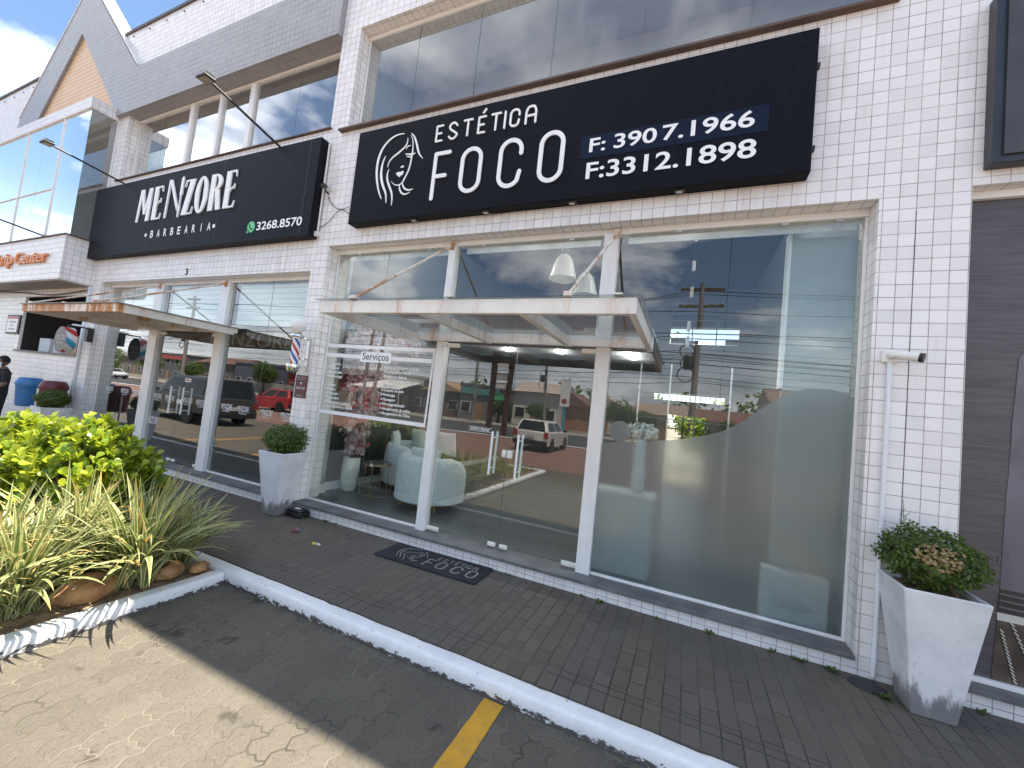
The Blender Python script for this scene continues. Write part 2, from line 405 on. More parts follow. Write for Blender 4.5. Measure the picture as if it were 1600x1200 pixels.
def pot_mat():
    t = NT('whitewashed_concrete_pot'); p = t.obj(); z = t.sep(p)[2]
    c = t.mix(t.ss(t.noise(p, 4, 6), .35, .7), (.74, .745, .76), (.60, .615, .64))
    n = t.noise(t.vmul(p, (1, 1, .3)), 13, 8, .7); low = t.ss(z, .28, .02)
    mold = t.ss(t.m('ADD', n, t.m('MULTIPLY', low, .36)), .58, .78)
    c = t.mix(t.m('MULTIPLY', mold, .8), c, (.10, .095, .09))
    c = t.mix(t.m('MULTIPLY', t.ss(t.noise(p, 26, 5), .62, .75), .35), c, (.42, .4, .39))
    t.bsdf(Base_Color=c, Roughness=.7, Normal=t.bump(t.noise(p, 25, 6), .25, .006)); return t.mat
M['pot'] = pot_mat()
M['soil'] = plain('dry_brown_soil', (.21, .145, .09), .95, var=.5, scale=14, bump=.8, bscale=40)
M['leaf_shrub'] = leaf_mat('small_dark_green_leaf', (.030, .062, .012), (.085, .15, .022), .25)
M['leaf_dead'] = leaf_mat('dead_tan_leaf', (.28, .18, .08), (.45, .33, .16), .2)
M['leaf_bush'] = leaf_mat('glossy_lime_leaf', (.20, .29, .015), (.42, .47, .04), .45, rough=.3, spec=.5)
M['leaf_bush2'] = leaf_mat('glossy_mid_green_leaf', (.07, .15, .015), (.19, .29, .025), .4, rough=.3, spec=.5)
M['leaf_weed'] = leaf_mat('dull_green_weed_leaf', (.035, .065, .018), (.09, .14, .03), .25)
M['twig'] = plain('brown_twig', (.12, .08, .05), .8, var=.3)
def blade_mat(name, dry=0.0):
    t = NT(name); uv = t.sep(t.n('ShaderNodeUVMap').outputs[0]); rp = t.n('ShaderNodeNewGeometry').outputs['Random Per Island']
    e = t.m('ABSOLUTE', t.m('SUBTRACT', uv[0], .5))
    f = t.ss(e, .22, .33)
    g = t.mix(rp, (.11, .16, .04), (.25, .29, .09)); cr = t.mix(rp, (.46, .48, .21), (.68, .67, .40))
    c = t.mix(f, g, cr)
    tip = t.m('MULTIPLY', t.ss(uv[1], .72, 1.0), t.ss(rp, .55, .7)); c = t.mix(t.m('MULTIPLY', tip, .8), c, (.5, .3, .08))
    c = t.mix(t.m('MULTIPLY', t.ss(rp, .98, .985), .8), c, (.48, .27, .08))
    pr = t.n('ShaderNodeBsdfPrincipled', {'Base Color': c, 'Roughness': .45}).outputs[0]
    tl = t.n('ShaderNodeBsdfTranslucent', {'Color': c}).outputs[0]
    return t.surf(t.n('ShaderNodeMixShader', {0: .3, 1: pr, 2: tl}).outputs[0])
M['blade'] = blade_mat('striped_strap_leaf')
def rock_mat():
    t = NT('ochre_rock'); p = t.obj(); c = t.mix(t.ss(t.noise(p, 6, 7, .6), .35, .68), (.26, .12, .045), (.50, .29, .13))
    c = t.mix(t.m('MULTIPLY', t.ss(t.noise(p, 28, 5), .58, .7), .5), c, (.10, .06, .035))
    t.bsdf(Base_Color=c, Roughness=.8, Normal=t.bump(t.noise(p, 18, 8, .65), .6, .02)); return t.mat
M['rock'] = rock_mat()
def walk_mat():
    t = NT('dark_sidewalk_pavers'); P = t.sep(t.pos()); x, y = P[0], P[1]
    wx = t.m('ADD', x, t.m('MULTIPLY', t.m('SUBTRACT', t.noise(t.pos(), 3, 2), .5), .02)); wy = t.m('ADD', y, t.m('MULTIPLY', t.m('SUBTRACT', t.noise(t.pos(), 3.7, 2), .5), .02))
    fx = t.m('DIVIDE', wx, .106); row = t.m('FLOOR', fx); rx = t.m('SUBTRACT', fx, row)
    par = t.m('MULTIPLY', t.m('FLOORED_MODULO', row, 2.0), .5)
    edge = t.m('LESS_THAN', y, -1.205)
    fy = t.m('ADD', t.m('DIVIDE', wy, .212), t.m('MULTIPLY', par, t.m('SUBTRACT', 1.0, edge))); cy = t.m('FLOOR', fy); ry = t.m('SUBTRACT', fy, cy)
    dx = t.m('MULTIPLY', t.m('MINIMUM', rx, t.m('SUBTRACT', 1.0, rx)), .106); dy = t.m('MULTIPLY', t.m('MINIMUM', ry, t.m('SUBTRACT', 1.0, ry)), .212)
    dl = t.m('ABSOLUTE', t.m('ADD', y, 1.205)); d = t.m('MINIMUM', t.m('MINIMUM', dx, dy), dl)
    jn = t.noise(t.pos(), 7, 4); d = t.m('ADD', d, t.m('MULTIPLY', t.m('SUBTRACT', jn, .5), .006))
    joint = t.ss(d, .0015, .0055)
    rnd = t.white(t.comb(row, cy, t.m('MULTIPLY', edge, 3.0)))
    band = t.white(t.comb(t.m('FLOOR', t.m('DIVIDE', x, .318)), 2.0, 0.0))
    br = t.m('MULTIPLY', t.ss(t.m('ADD', t.m('MULTIPLY', band[0], .6), t.m('MULTIPLY', t.noise(t.pos(), .9, 4), .6)), .35, .85), .8)
    c = t.mix(br, t.mix(rnd[0], (.083, .071, .061), (.102, .089, .077)), t.mix(rnd[0], (.088, .071, .051), (.115, .094, .068)))
    c = t.mix(t.m('MULTIPLY', t.ss(t.noise(t.pos(), 1.7, 6), .45, .7), .5), c, (.095, .09, .085))
    c = t.mix(t.m('MULTIPLY', t.ss(t.noise(t.pos(), 90, 4, .7), .53, .66), .5), c, (.135, .13, .12)); c = t.mix(t.m('MULTIPLY', t.ss(t.noise(t.vmul(t.pos(), (1, 1, 1)), 70, 4, .75), .56, .66), .6), c, (.03, .03, .032))
    jc = t.mix(t.ss(t.noise(t.pos(), 1.3, 3), .4, .6), (.02, .019, .017), (.075, .07, .06))
    c = t.mix(joint, jc, c)
    h = t.m('ADD', t.m('ADD', joint, t.m('MULTIPLY', rnd[0], .5)), t.m('MULTIPLY', t.noise(t.pos(), 90, 4), .25))
    t.bsdf(Base_Color=c, Roughness=.72, Normal=t.bump(h, .55, .004)); return t.mat
M['walk'] = walk_mat()
def zig_mat(name, ca, cb, cj, warm=True, speck=(.05, .05, .055)):
    t = NT(name); P = t.sep(t.pos()); x, y = P[0], P[1]
    tri = lambda v, p: t.m('PINGPONG', v, p)
    nz = t.n('ShaderNodeTexNoise', {'Vector': t.pos(), 'Scale': 2.5, 'Detail': 2.0}); nv = t.sep(nz.outputs['Color'])
    X = t.m('ADD', t.m('ADD', x, t.m('MULTIPLY', t.m('SUBTRACT', tri(y, .0575), .029), .55)), t.m('MULTIPLY', t.m('SUBTRACT', nv[0], .5), .075))
    Yv = t.m('ADD', t.m('ADD', y, t.m('MULTIPLY', t.m('SUBTRACT', tri(x, .0335), .0167), .6)), t.m('MULTIPLY', t.m('SUBTRACT', nv[1], .5), .075))
    fx = t.m('DIVIDE', X, .134); row = t.m('FLOOR', fx); rx = t.m('SUBTRACT', fx, row)
    fy = t.m('ADD', t.m('DIVIDE', Yv, .23), t.m('MULTIPLY', t.m('FLOORED_MODULO', row, 2.0), .5)); cy = t.m('FLOOR', fy); ry = t.m('SUBTRACT', fy, cy)
    d = t.m('MINIMUM', t.m('MULTIPLY', t.m('MINIMUM', rx, t.m('SUBTRACT', 1.0, rx)), .134), t.m('MULTIPLY', t.m('MINIMUM', ry, t.m('SUBTRACT', 1.0, ry)), .23))
    d = t.m('ADD', d, t.m('MULTIPLY', t.m('SUBTRACT', t.noise(t.pos(), 22, 3), .5), .006))
    jm = t.ss(d, .0075, .0025)
    vis = t.ss(t.noise(t.pos(), 1.6, 4), .40, .60)
    rnd = t.white(t.comb(row, cy, .3))
    c = t.mix(t.m('MULTIPLY', t.m('ADD', rnd[0], t.noise(t.pos(), 1.2, 6, .6)), .5), ca, cb)
    sp = t.ss(t.noise(t.vmul(t.pos(), (1.5, .8, 1)), 85, 3, .75), .55, .62); c = t.mix(t.m('MULTIPLY', sp, .8), c, speck)
    sp2 = t.ss(t.noise(t.vmul(t.pos(), (1.4, .8, 1)), 48, 5, .75), .54, .66); c = t.mix(t.m('MULTIPLY', sp2, .65), c, tuple(q*1.75 for q in ca))
    c = t.mix(t.m('MULTIPLY', t.ss(t.noise(t.pos(), 4.2, 5, .6), .615, .70), .7), c, tuple(q*.3 for q in ca))
    jc = t.mix(t.ss(t.noise(t.pos(), 1.1, 3), .38, .50), tuple(q*.42 for q in ca), cj)
    c = t.mix(t.m('MULTIPLY', jm, t.m('ADD', .05, t.m('MULTIPLY', vis, .75))), c, jc)
    h = t.m('ADD', t.m('MULTIPLY', t.ss(d, .0, .010), .9), t.m('ADD', t.m('MULTIPLY', t.noise(t.pos(), 60, 6, .7), .9), t.m('MULTIPLY', rnd[0], .3)))
    t.bsdf(Base_Color=c, Roughness=.85, Normal=t.bump(h, .75, .006)); return t.mat
M['park'] = zig_mat('worn_grey_interlocking_pavers', (.082, .072, .056), (.128, .112, .086), (.175, .155, .12))
M['drive'] = zig_mat('red_brown_interlocking_pavers', (.20, .105, .08), (.26, .15, .115), (.22, .17, .14))
def kerb_mat():
    t = NT('thick_white_kerb_paint'); p = t.pos(); z = t.sep(p)[2]
    c = t.mix(t.ss(t.noise(p, 7, 6), .3, .7), (.80, .81, .82), (.70, .72, .74))
    low = t.ss(z, -.035, -.115); n = t.noise(t.vmul(p, (1, 1, 2.2)), 16, 7, .68)
    ch = t.ss(t.m('ADD', n, t.m('MULTIPLY', low, .30)), .65, .69); c = t.mix(ch, c, (.085, .082, .08))
    c = t.mix(t.m('MULTIPLY', t.ss(t.noise(p, 60, 4), .63, .72), .3), c, (.45, .45, .45))
    t.bsdf(Base_Color=c, Roughness=.65, Normal=t.bump(t.m('ADD', t.noise(p, 22, 7, .65), t.m('MULTIPLY', ch, -.5)), .6, .012)); return t.mat
M['kerb'] = kerb_mat()
def yellow_mat():
    t = NT('worn_yellow_road_paint'); p = t.pos()
    c = t.mix(t.ss(t.noise(p, 9, 6), .3, .7), (.60, .31, .015), (.52, .27, .03))
    ch = t.ss(t.noise(p, 34, 7, .7), .60, .66); c = t.mix(t.m('MULTIPLY', ch, .75), c, (.14, .11, .07))
    t.bsdf(Base_Color=c, Roughness=.7, Normal=t.bump(t.noise(p, 60, 6, .7), .6, .006)); return t.mat
M['yellow'] = yellow_mat()
M['asphalt'] = plain('asphalt', (.05, .05, .052), .85, var=.25, scale=2, bump=.4, bscale=50)
M['earth'] = plain('far_ground', (.17, .15, .11), .95, var=.3, scale=.3)
def mat_carpet():
    t = NT('navy_doormat_pile'); p = t.obj(); c = t.mix(t.ss(t.noise(p, 4, 5), .3, .7), (.009, .010, .016), (.02, .021, .03))
    c = t.mix(t.m('MULTIPLY', t.ss(t.noise(p, 160, 2), .6, .7), .3), c, (.08, .08, .09))
    t.bsdf(Base_Color=c, Roughness=.95, Normal=t.bump(t.noise(p, 220, 2), .8, .004)); return t.mat
M['carpet'] = mat_carpet()
M['mat_ink'] = plain('grey_doormat_print', (.22, .21, .2), .95, var=.3, scale=120)
M['wall_in'] = plain('grey_green_interior_wall', (.36, .40, .39), .7, var=.04)
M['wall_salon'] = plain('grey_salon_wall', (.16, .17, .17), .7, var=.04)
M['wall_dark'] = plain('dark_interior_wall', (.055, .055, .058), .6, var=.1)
M['room_up'] = plain('pale_upper_room', (.5, .5, .5), .8, var=.05)
def floor_mat():
    t = NT('grey_wood_plank_floor'); P = t.sep(t.pos()); fy = t.m('DIVIDE', P[1], .18); row = t.m('FLOOR', fy)
    rnd = t.white(t.comb(row, t.m('FLOOR', t.m('ADD', t.m('DIVIDE', P[0], 1.2), t.m('MULTIPLY', row, .37))), 0.0))
    gr = t.noise(t.vmul(t.pos(), (1.5, 14, 1)), 3, 5)
    c = t.mix(t.m('ADD', t.m('MULTIPLY', rnd[0], .5), t.m('MULTIPLY', gr, .5)), (.06, .07, .07), (.15, .16, .16))
    t.bsdf(Base_Color=c, Roughness=.35); return t.mat
M['floor_in'] = floor_mat()
M['skirting'] = plain('white_skirting', (.75, .77, .76), .4, var=.03)
M['fabric'] = plain('pale_grey_boucle', (.62, .67, .69), .9, var=.06, scale=30, bump=.4, bscale=200)
M['cushion'] = plain('pale_cushion_fabric', (.55, .60, .60), .9, var=.06, scale=8, bump=.3, bscale=120)
M['wood'] = plain('warm_wood', (.36, .20, .09), .45, var=.25, scale=9)
M['vase'] = plain('off_white_vase', (.72, .74, .68), .55, var=.05)
M['brass'] = plain('brass_legs', (.45, .34, .2), .35, metal=1.0, var=.1)
M['blossom'] = leaf_mat('pink_silk_blossom', (.72, .45, .54), (.90, .80, .84), .35, rough=.8, spec=.1)
M['blossom2'] = leaf_mat('deep_pink_silk_blossom', (.35, .05, .10), (.6, .2, .28), .3, rough=.8, spec=.1)
M['blossom_w'] = leaf_mat('pale_blue_white_petals', (.62, .66, .72), (.82, .84, .86), .3, rough=.8, spec=.1)
M['lamp_white'] = plain('white_enamel_lamp', (.78, .78, .76), .4, var=.03)
M['lit'] = emit('lit_lamp_disc', (1.0, .97, .9), 3.0)
M['lit_warm'] = emit('lit_warm_spot', (1.0, .86, .62), 4.0)
M['blind'] = None
def blind_mat():
    t = NT('white_window_blind'); z = t.sep(t.pos())[2]; f = t.m('PINGPONG', z, .045)
    c = t.mix(t.ss(f, .0, .012), (.42, .46, .48), (.78, .80, .80)); t.bsdf(Base_Color=c, Roughness=.6); return t.mat
M['blind'] = blind_mat()
def poster_wood():
    t = NT('printed_dark_wood'); P = t.sep(t.pos()); fz = t.m('DIVIDE', P[2], .205); row = t.m('FLOOR', fz); rz = t.m('SUBTRACT', fz, row)
    g = t.noise(t.vmul(t.pos(), (2.2, 1, 34)), 1.6, 7, .65); g2 = t.noise(t.vmul(t.pos(), (1, 1, 7)), 2.2, 5)
    rnd = t.white(t.comb(row, 1.0, 0.0))
    c = t.mix(t.ss(t.m('ADD', t.m('MULTIPLY', g, .7), t.m('MULTIPLY', g2, .3)), .36, .64), (.070, .064, .069), (.110, .100, .107))
    c = t.mix(t.m('MULTIPLY', rnd[0], .3), c, (.07, .062, .067)); c = t.mix(t.m('MULTIPLY', t.ss(rz, .03, .008), .6), c, (.03, .028, .03))
    t.bsdf(Base_Color=c, Roughness=.4); return t.mat
M['poster_wood'] = poster_wood()
M['poster_blade'] = plain('printed_grey_blade', (.13, .125, .15), .35, var=.2, scale=2.2)
M['poster_dark'] = plain('printed_dark_bolster', (.03, .028, .03), .35, var=.4)
M['poster_brown'] = plain('printed_brown_handle', (.09, .065, .05), .4, var=.4, scale=5)
M['poster_light'] = plain('printed_pale_band', (.55, .55, .5), .4, var=.1)
M['maroon'] = plain('maroon_notice', (.085, .022, .025), .35, var=.05)
M['bin_blue'] = plain('blue_plastic', (.03, .15, .36), .4, var=.1)
M['bin_red'] = plain('dark_red_plastic', (.11, .012, .018), .4, var=.1)
M['cable'] = plain('black_cable', (.015, .015, .015), .6, var=.1)
M['red_paint'] = plain('red_enamel', (.42, .03, .035), .35, var=.05)
M['blue_paint'] = plain('blue_enamel', (.03, .09, .33), .35, var=.05)
M['teal_paint'] = plain('teal_enamel', (.06, .33, .47), .35, var=.05)
M['globe'] = plain('white_glass_globe', (.78, .78, .76), .15, var=.02)
def barber_mat(name, colors, slope, scale):
    t = NT(name); P = t.sep(t.obj()); an = t.m('ARCTAN2', P[1], P[0])
    f = t.m('FRACT', t.m('ADD', t.m('MULTIPLY', P[2], scale), t.m('MULTIPLY', an, slope)))
    rp = t.n('ShaderNodeValToRGB', {0: f}); cr = rp.color_ramp; cr.interpolation = 'CONSTANT'
    cr.elements[0].color = colors[0] + (1,); cr.elements[1].position = 1/len(colors); cr.elements[1].color = colors[1] + (1,)
    for i in range(2, len(colors)):
        e = cr.elements.new(i/len(colors)); e.color = colors[i] + (1,)
    t.bsdf(Base_Color=rp.outputs[0], Roughness=.25); return t.mat
M['barber'] = barber_mat('barber_stripes', [(.75, .75, .74), (.03, .09, .36), (.75, .75, .74), (.45, .03, .04)], .32, 4.2)
def rim_mat():
    t = NT('round_sign_striped_rim'); P = t.sep(t.obj())
    f = t.m('FRACT', t.m('ADD', t.m('MULTIPLY', P[2], 2.1), t.m('MULTIPLY', P[1], 1.6)))
    rp = t.n('ShaderNodeValToRGB', {0: f}); cr = rp.color_ramp; cr.interpolation = 'CONSTANT'
    cols = [(.72, .72, .7), (.45, .03, .04), (.72, .72, .7), (.05, .33, .5)]
    cr.elements[0].color = cols[0]+(1,); cr.elements[1].position = .25; cr.elements[1].color = cols[1]+(1,)
    for i in (2, 3): e = cr.elements.new(i/4); e.color = cols[i]+(1,)
    t.bsdf(Base_Color=rp.outputs[0], Roughness=.35); return t.mat
M['rim'] = rim_mat()
M['skin'] = plain('brown_skin', (.16, .085, .055), .5, var=.08)
M['hair'] = plain('short_black_hair', (.012, .010, .010), .8, var=.2, bump=.6, bscale=150)
M['cloth'] = plain('black_cotton', (.014, .014, .017), .85, var=.2)
M['trouser'] = plain('black_trousers', (.009, .009, .010), .85, var=.2)
M['mask'] = plain('pale_face_mask', (.6, .66, .72), .8, var=.03)

# ================================================================== SETTING: ground
WALK_Z, PARK_Z = 0.0, -0.11
def sheet(name, x0, x1, y0, y1, z, mat):
    o = Geo().quad((x0,y0,z),(x1,y0,z),(x1,y1,z),(x0,y1,z)).build(name, mat); o['kind'] = 'structure'; return o
sheet('ground', -900, 900, -900, 900, -0.145, M['earth'])
sheet('parking_lot', -60, 40, -7.9, -1.5, PARK_Z, M['park'])
sheet('driveway', -60, 40, -17.2, -7.9, PARK_Z, M['drive'])
sheet('road', -300, 300, -29.4, -17.35, -0.135, M['asphalt'])
o = Geo().box(-60, 40, -17.35, -17.2, -.14, -.03).build('street_kerb', M['kerb'], bevel=.02); o['kind'] = 'structure'
o = Geo().box(-300, 300, -33.5, -29.4, -.14, -.02).build('far_pavement', plain('pale_far_pavement', (.3, .28, .25), .9), bevel=.02); o['kind'] = 'structure'
o = Geo().box(-26, 14, -1.43, .02, -.2, WALK_Z).build('sidewalk', M['walk']); o['kind'] = 'structure'

def rough_kerb(name, path, w, h, z0, jitter=.0045, step=.06, seed=1, mat='kerb', joint=.9):
    """painted kerb along a straight path, with uneven faces"""
    (xa, ya), (xb, yb) = path; d = Vector((xb-xa, yb-ya)); Lh = d.length; d.normalize(); nn = Vector((-d.y, d.x)); k = max(2, int(Lh/step)); g = Geo()
    prof = [(-w/2, 0), (-w/2, h*.45), (-w/2+.004, h*.85), (-w/2+.018, h-.002), (-w/4, h), (w/4, h), (w/2-.018, h-.002), (w/2-.004, h*.85), (w/2, h*.45), (w/2, 0)]
    n = len(prof)
    for i in range(k+1):
        t = i/k*Lh; jd = abs(((t/joint) % 1.0)); dip = .003 if min(jd, 1-jd)*joint < step*.5 else 0
        for q, (u, v) in enumerate(prof):
            p = Vector((xa, ya)) + d*t + nn*u
            a = mnoise.noise(Vector((p.x*5+seed, p.y*5, v*9)))*jitter; b = mnoise.noise(Vector((p.x*5, p.y*5+seed, v*9+7)))*jitter
            g.v.append((p.x+nn.x*(a-dip*(1 if u>0 else -1)), p.y+nn.y*(a-dip*(1 if u>0 else -1)), z0+v+(b if v > 0 else 0)-(dip if v > h*.6 else 0)))
    for i in range(k):
        for q in range(n-1):
            g.f.append((i*n+q, (i+1)*n+q, (i+1)*n+q+1, i*n+q+1)); g.m.append(0)
    g.f.append(tuple(range(n))); g.m.append(0); g.f.append(tuple(k*n+q for q in range(n-1, -1, -1))); g.m.append(0)
    g.fixn = True
    o = g.build(name, M[mat], smooth=True, autosmooth=50); o['kind'] = 'structure'; return o
rough_kerb('kerb', ((-16, -1.497), (14, -1.497)), .135, .12, PARK_Z-.01, seed=3)
rough_kerb('planter_kerb', ((-3.70, -1.575), (-3.70, -6.95)), .135, .115, PARK_Z-.01, seed=9)
rough_kerb('planter_end_kerb', ((-3.64, -7.0), (-6.9, -7.0)), .13, .11, PARK_Z-.01, seed=5)
rough_kerb('planter_far_kerb', ((-6.83, -1.575), (-6.83, -6.94)), .13, .11, PARK_Z-.01, seed=6)
def soil():
    g = Geo(); nx, ny = 60, 90
    for j in range(ny+1):
        for i in range(nx+1):
            x = lerp(-6.78, -3.755, i/nx); y = lerp(-6.95, -1.555, j/ny); e = min(1, min(i, nx-i, j, ny-j)/4)
            g.v.append((x, y, -.035 + e*.03 + e*.03*mnoise.fractal(Vector((x*3, y*3, 0)), .8, 2, 4)))
    for j in range(ny):
        for i in range(nx):
            a = j*(nx+1)+i; g.f.append((a, a+1, a+nx+2, a+nx+1)); g.m.append(0)
    o = g.build('planter_soil', M['soil'], smooth=True); o['kind'] = 'structure'
soil()
def stripe():
    g = Geo(); n = 40
    for i in range(n+1):
        y = lerp(-1.57, -4.6, i/n); jl = .006*mnoise.noise(Vector((0, y*9, 1))); jr = .006*mnoise.noise(Vector((5, y*9, 1)))
        g.v += [(-1.022+jl, y, PARK_Z+.004), (-.888+jr, y, PARK_Z+.004)]
    for i in range(n): g.f.append((2*i, 2*i+2, 2*i+3, 2*i+1)); g.m.append(0)
    o = g.build('parking_stripe', M['yellow']); o['kind'] = 'structure'
stripe()
for i, x in enumerate((1.75, 4.5, -9.6, -12.4)):
    o = Geo().quad((x-.065,-4.6,PARK_Z+.004),(x+.065,-4.6,PARK_Z+.004),(x+.065,-1.57,PARK_Z+.004),(x-.065,-1.57,PARK_Z+.004)).build('parking_stripe', M['yellow']); o['kind'] = 'structure'

# ================================================================== BUILDING
BLD = empty('commercial_building', (-5.0, 0.2, 0), 'white tiled two storey row of shops with wide glass shopfronts and a pointed grey gable', 'building')
D = .4
g = Geo()
for x0, x1, z0, z1 in ((1.30,1.85,0,8.9), (-4.80,1.30,3.72,5.40), (-4.80,1.30,7.0,8.9), (-4.80,-4.75,5.40,7.0), (-5.10,-4.80,0,8.9),
        (-11.1,-5.10,3.37,5.5), (-11.1,-5.10,7.9,8.9), (-11.45,-11.1,0,6.95), (-25,-14.56,0,3.29), (-14.56,-11.49,0,1.84), (-14.56,-11.49,3.1,3.29),
        (-11.49,-11.45,0,3.29), (-25,-11.45,7.9,8.94), (-11.45,-11.1,7.9,8.9), (-25,-16,3.29,7.9),
        (1.85,8,3.76,8.9), (-4.80,1.30,-.1,.108), (-11.1,-5.10,-.1,.108), (1.85,8,-.1,.108), (5.6,8,.108,3.76)):
    g.box(x0, x1, 0, .05 if (x1 <= -11.45 and z1 <= 3.29) else D, z0, z1)
# bay over the side entrance: tiled base and cap
g.box(-16.2, -11.45, -.49, 0, 3.29, 4.18); g.box(-16.2, -11.45, -.46, 0, 6.85, 7.08); g.box(-16.6, -16.2, -.3, 0, 3.29, 7.08)
g.build('wall', M['tile'], BLD)
Geo().box(-25, 8, D, 12, 8.45, 8.7).box(-25, -24.7, D, 12, 0, 8.45).box(7.7, 8, D, 12, 0, 8.45).box(-25, -5.4, 11.7, 12, 0, 8.45).box(1.7, 8, 11.7, 12, 0, 8.45).box(-5.4, 1.7, 11.7, 12, 5.3, 8.45).build('roof', plain('grey_roof_slab', (.3, .3, .3), .9), BLD)
g = Geo(); pts = []
for i in range(60):
    z = 3.6-i*.06; pts.append((1.532+.0025*mnoise.noise(Vector((0, 0, z*6))), z))
g.stroke(pts, [.003+.006*max(0, mnoise.noise(Vector((3, 1, z*2.3)))) for _, z in pts], FRONT(0), .0015, .0005); g.build('dark_joint', M['black'], BLD)
# grey band, gable with opening and orange panel
Geo().box(-10.90, -5.10, -.09, .3, 6.93, 7.9).build('band', M['tile_grey'], BLD)
gy0, gy1 = -.09, .22
def gable():
    g = Geo(); A = [(-16.9, 7.09), (-16.62, 7.9), (-13.75, 10.74), (-10.90, 7.9), (-10.90, 6.93), (-11.44, 6.93), (-11.44, 7.09)]
    inner = [(-11.55, 7.09), (-13.78, 9.46), (-16.0, 7.09)]
    poly = A[:6] + [A[6]] + inner
    bm = bmesh.new(); vs = [bm.verts.new((x, gy0, z)) for x, z in poly]; f = bm.faces.new(vs)
    r = bmesh.ops.extrude_face_region(bm, geom=[f]); bmesh.ops.translate(bm, verts=[v for v in r['geom'] if isinstance(v, bmesh.types.BMVert)], vec=(0, gy1-gy0, 0))
    bmesh.ops.recalc_face_normals(bm, faces=bm.faces); bmesh.ops.translate(bm, verts=bm.verts, vec=(-BLD.location[0], -BLD.location[1], 0))
    me = bpy.data.meshes.new('gable'); bm.to_mesh(me); bm.free(); me.materials.append(M['tile_grey'])
    o = bpy.data.objects.new('gable', me); COL.objects.link(o); o.parent = BLD; return o
GAB = gable()
Geo().prism([(-15.96, 7.085), (-11.6, 7.085), (-13.78, 9.43)], FRONT(0), .035, .003).build('gable_panel', M['tile_orange'], GAB)
g = Geo()
for a, b in (((-16.66, 7.9), (-13.75, 10.78)), ((-13.75, 10.78), (-10.86, 7.9))):
    d = Vector((b[0]-a[0], b[1]-a[1])).normalized(); n = Vector((-d.y, d.x))*.035
    g.prism([(a[0], a[1]), (b[0], b[1]), (b[0]+n.x, b[1]+n.y), (a[0]+n.x, a[1]+n.y)], lambda u, v, w: (u, w, v), gy0-.012, gy1+.012)
g.build('gable_coping', plain('white_gable_coping', (.72, .71, .70), .6, var=.1), GAB)
g = Geo(); g.box(-25, -16.0, -.03, D+.02, 8.94, 9.0); g.box(-11.9, 8, -.03, D+.02, 8.9, 8.96)
for x in [v*.62-24.5 for v in range(52)]:
    if not (-16.2 < x < -11.7): g.box(x-.012, x+.012, -.02, .0, 8.78, 8.80)
g.build('parapet_coping', M['coping'], BLD)
# ledge under the upper windows, bay sills
g = Geo(); g.box(-4.86, 1.36, -.07, .18, 5.40, 5.428); g.box(-11.2, -5.06, -.04, .18, 5.5, 5.52); g.box(-16.3, -11.41, -.52, 0, 4.18, 4.205)
g.build('window_ledge', M['brown_ledge'], BLD, bevel=.004)
Geo().box(-25, -11.46, -.47, D, 3.265, 3.289).build('bay_soffit', M['soffit'], BLD)

def pane(x0, x1, z0, z1, y, parent, mat='glass', name='pane', t=.008):
    g = Geo().box(x0, x1, y, y+t, z0, z1); g.m = [2, 2, 0, 2, 1, 2]
    return g.build(name, [M[mat], M['clear'], M['glass_edge']], parent)
def frame_boxes(parent, boxes, mat='frame', bevel=.004, name='frame'):
    g = Geo()
    for b in boxes: g.box(*b)
    return g.build(name, M[mat], parent, bevel=bevel)
# slate sills
def sill(x0, x1, parent): return Geo().box(x0, x1, -.03, .30, .11, .142).build('sill', M['slate'], parent, bevel=.004)
sill(-4.80, 1.30, BLD); sill(-11.1, -5.10, BLD); sill(1.85, 5.6, BLD)

GY = .205
# --- Foco shopfront
F1 = frame_boxes(BLD, [(-2.885,-2.765,.14,.25,.1425,2.44), (-2.87,-2.775,.14,.25,2.555,3.66), (-.905,-.765,.14,.25,.1425,2.44), (-.93,-.775,.14,.25,2.555,3.66),
    (-4.80,1.30,.17,.24,3.66,3.72), (-4.80,-2.885,.185,.225,.1425,.168), (-.765,1.30,.185,.225,.1425,.168), (-4.80,-4.775,.185,.225,.168,3.66), (1.275,1.30,.185,.225,.168,3.66)], name='shopfront_frame')
pane(-4.775, -3.876, .168, 3.66, GY, F1); pane(-3.872, -2.885, .168, 3.66, GY, F1)
pane(-2.775, -.93, 2.555, 3.66, GY, F1)
pane(-.765, .275, .168, 3.66, GY, F1); pane(.279, 1.275, .168, 3.66, GY, F1)
for x in (-4.4, -3.2, -2.4, -1.3, -.2, .7, 1.1): Geo().box(x-.03, x+.03, .185, .2, 3.64, 3.665).build('glass_clip', M['steel'], F1)
def door_leaf(x0, x1, hinge, mat='glass', parent=BLD, z1=2.43, hx=None, hz=(.945, 1.43)):
    d = pane(x0, x1, .158, z1, GY, parent, mat, 'door')
    xa, xb = (x0, x0+.17) if hinge < 0 else (x1-.17, x1); xe = x1-.02 if hinge < 0 else x0+.02; s = -1 if hinge < 0 else 1
    for b in ((xa, xb, .153, .205), (xa, xb, z1-.05, z1+.002), (min(xe, xe+s*.1), max(xe, xe+s*.1), .153, .20)):
        Geo().box(b[0], b[1], GY-.012, GY+.02, b[2], b[3]).build('door_clamp', M['white_plastic'], d, bevel=.012)
    h = Geo()
    for yy in (GY-.06, GY+.07): h.tube([(hx, yy, hz[0]), (hx, yy, hz[1])], .0135, 12)
    for zz in (hz[0]+.07, hz[1]-.07): h.tube([(hx, GY-.06, zz), (hx, GY+.07, zz)], .007, 8)
    h.build('handle', plain('white_steel_handle', (.82, .84, .85), .25, var=.02), d, smooth=True, autosmooth=40)
    return d
dl = door_leaf(-2.765, -1.817, -1, hx=-1.99); dr = door_leaf(-1.811, -.905, 1, hx=-1.668)
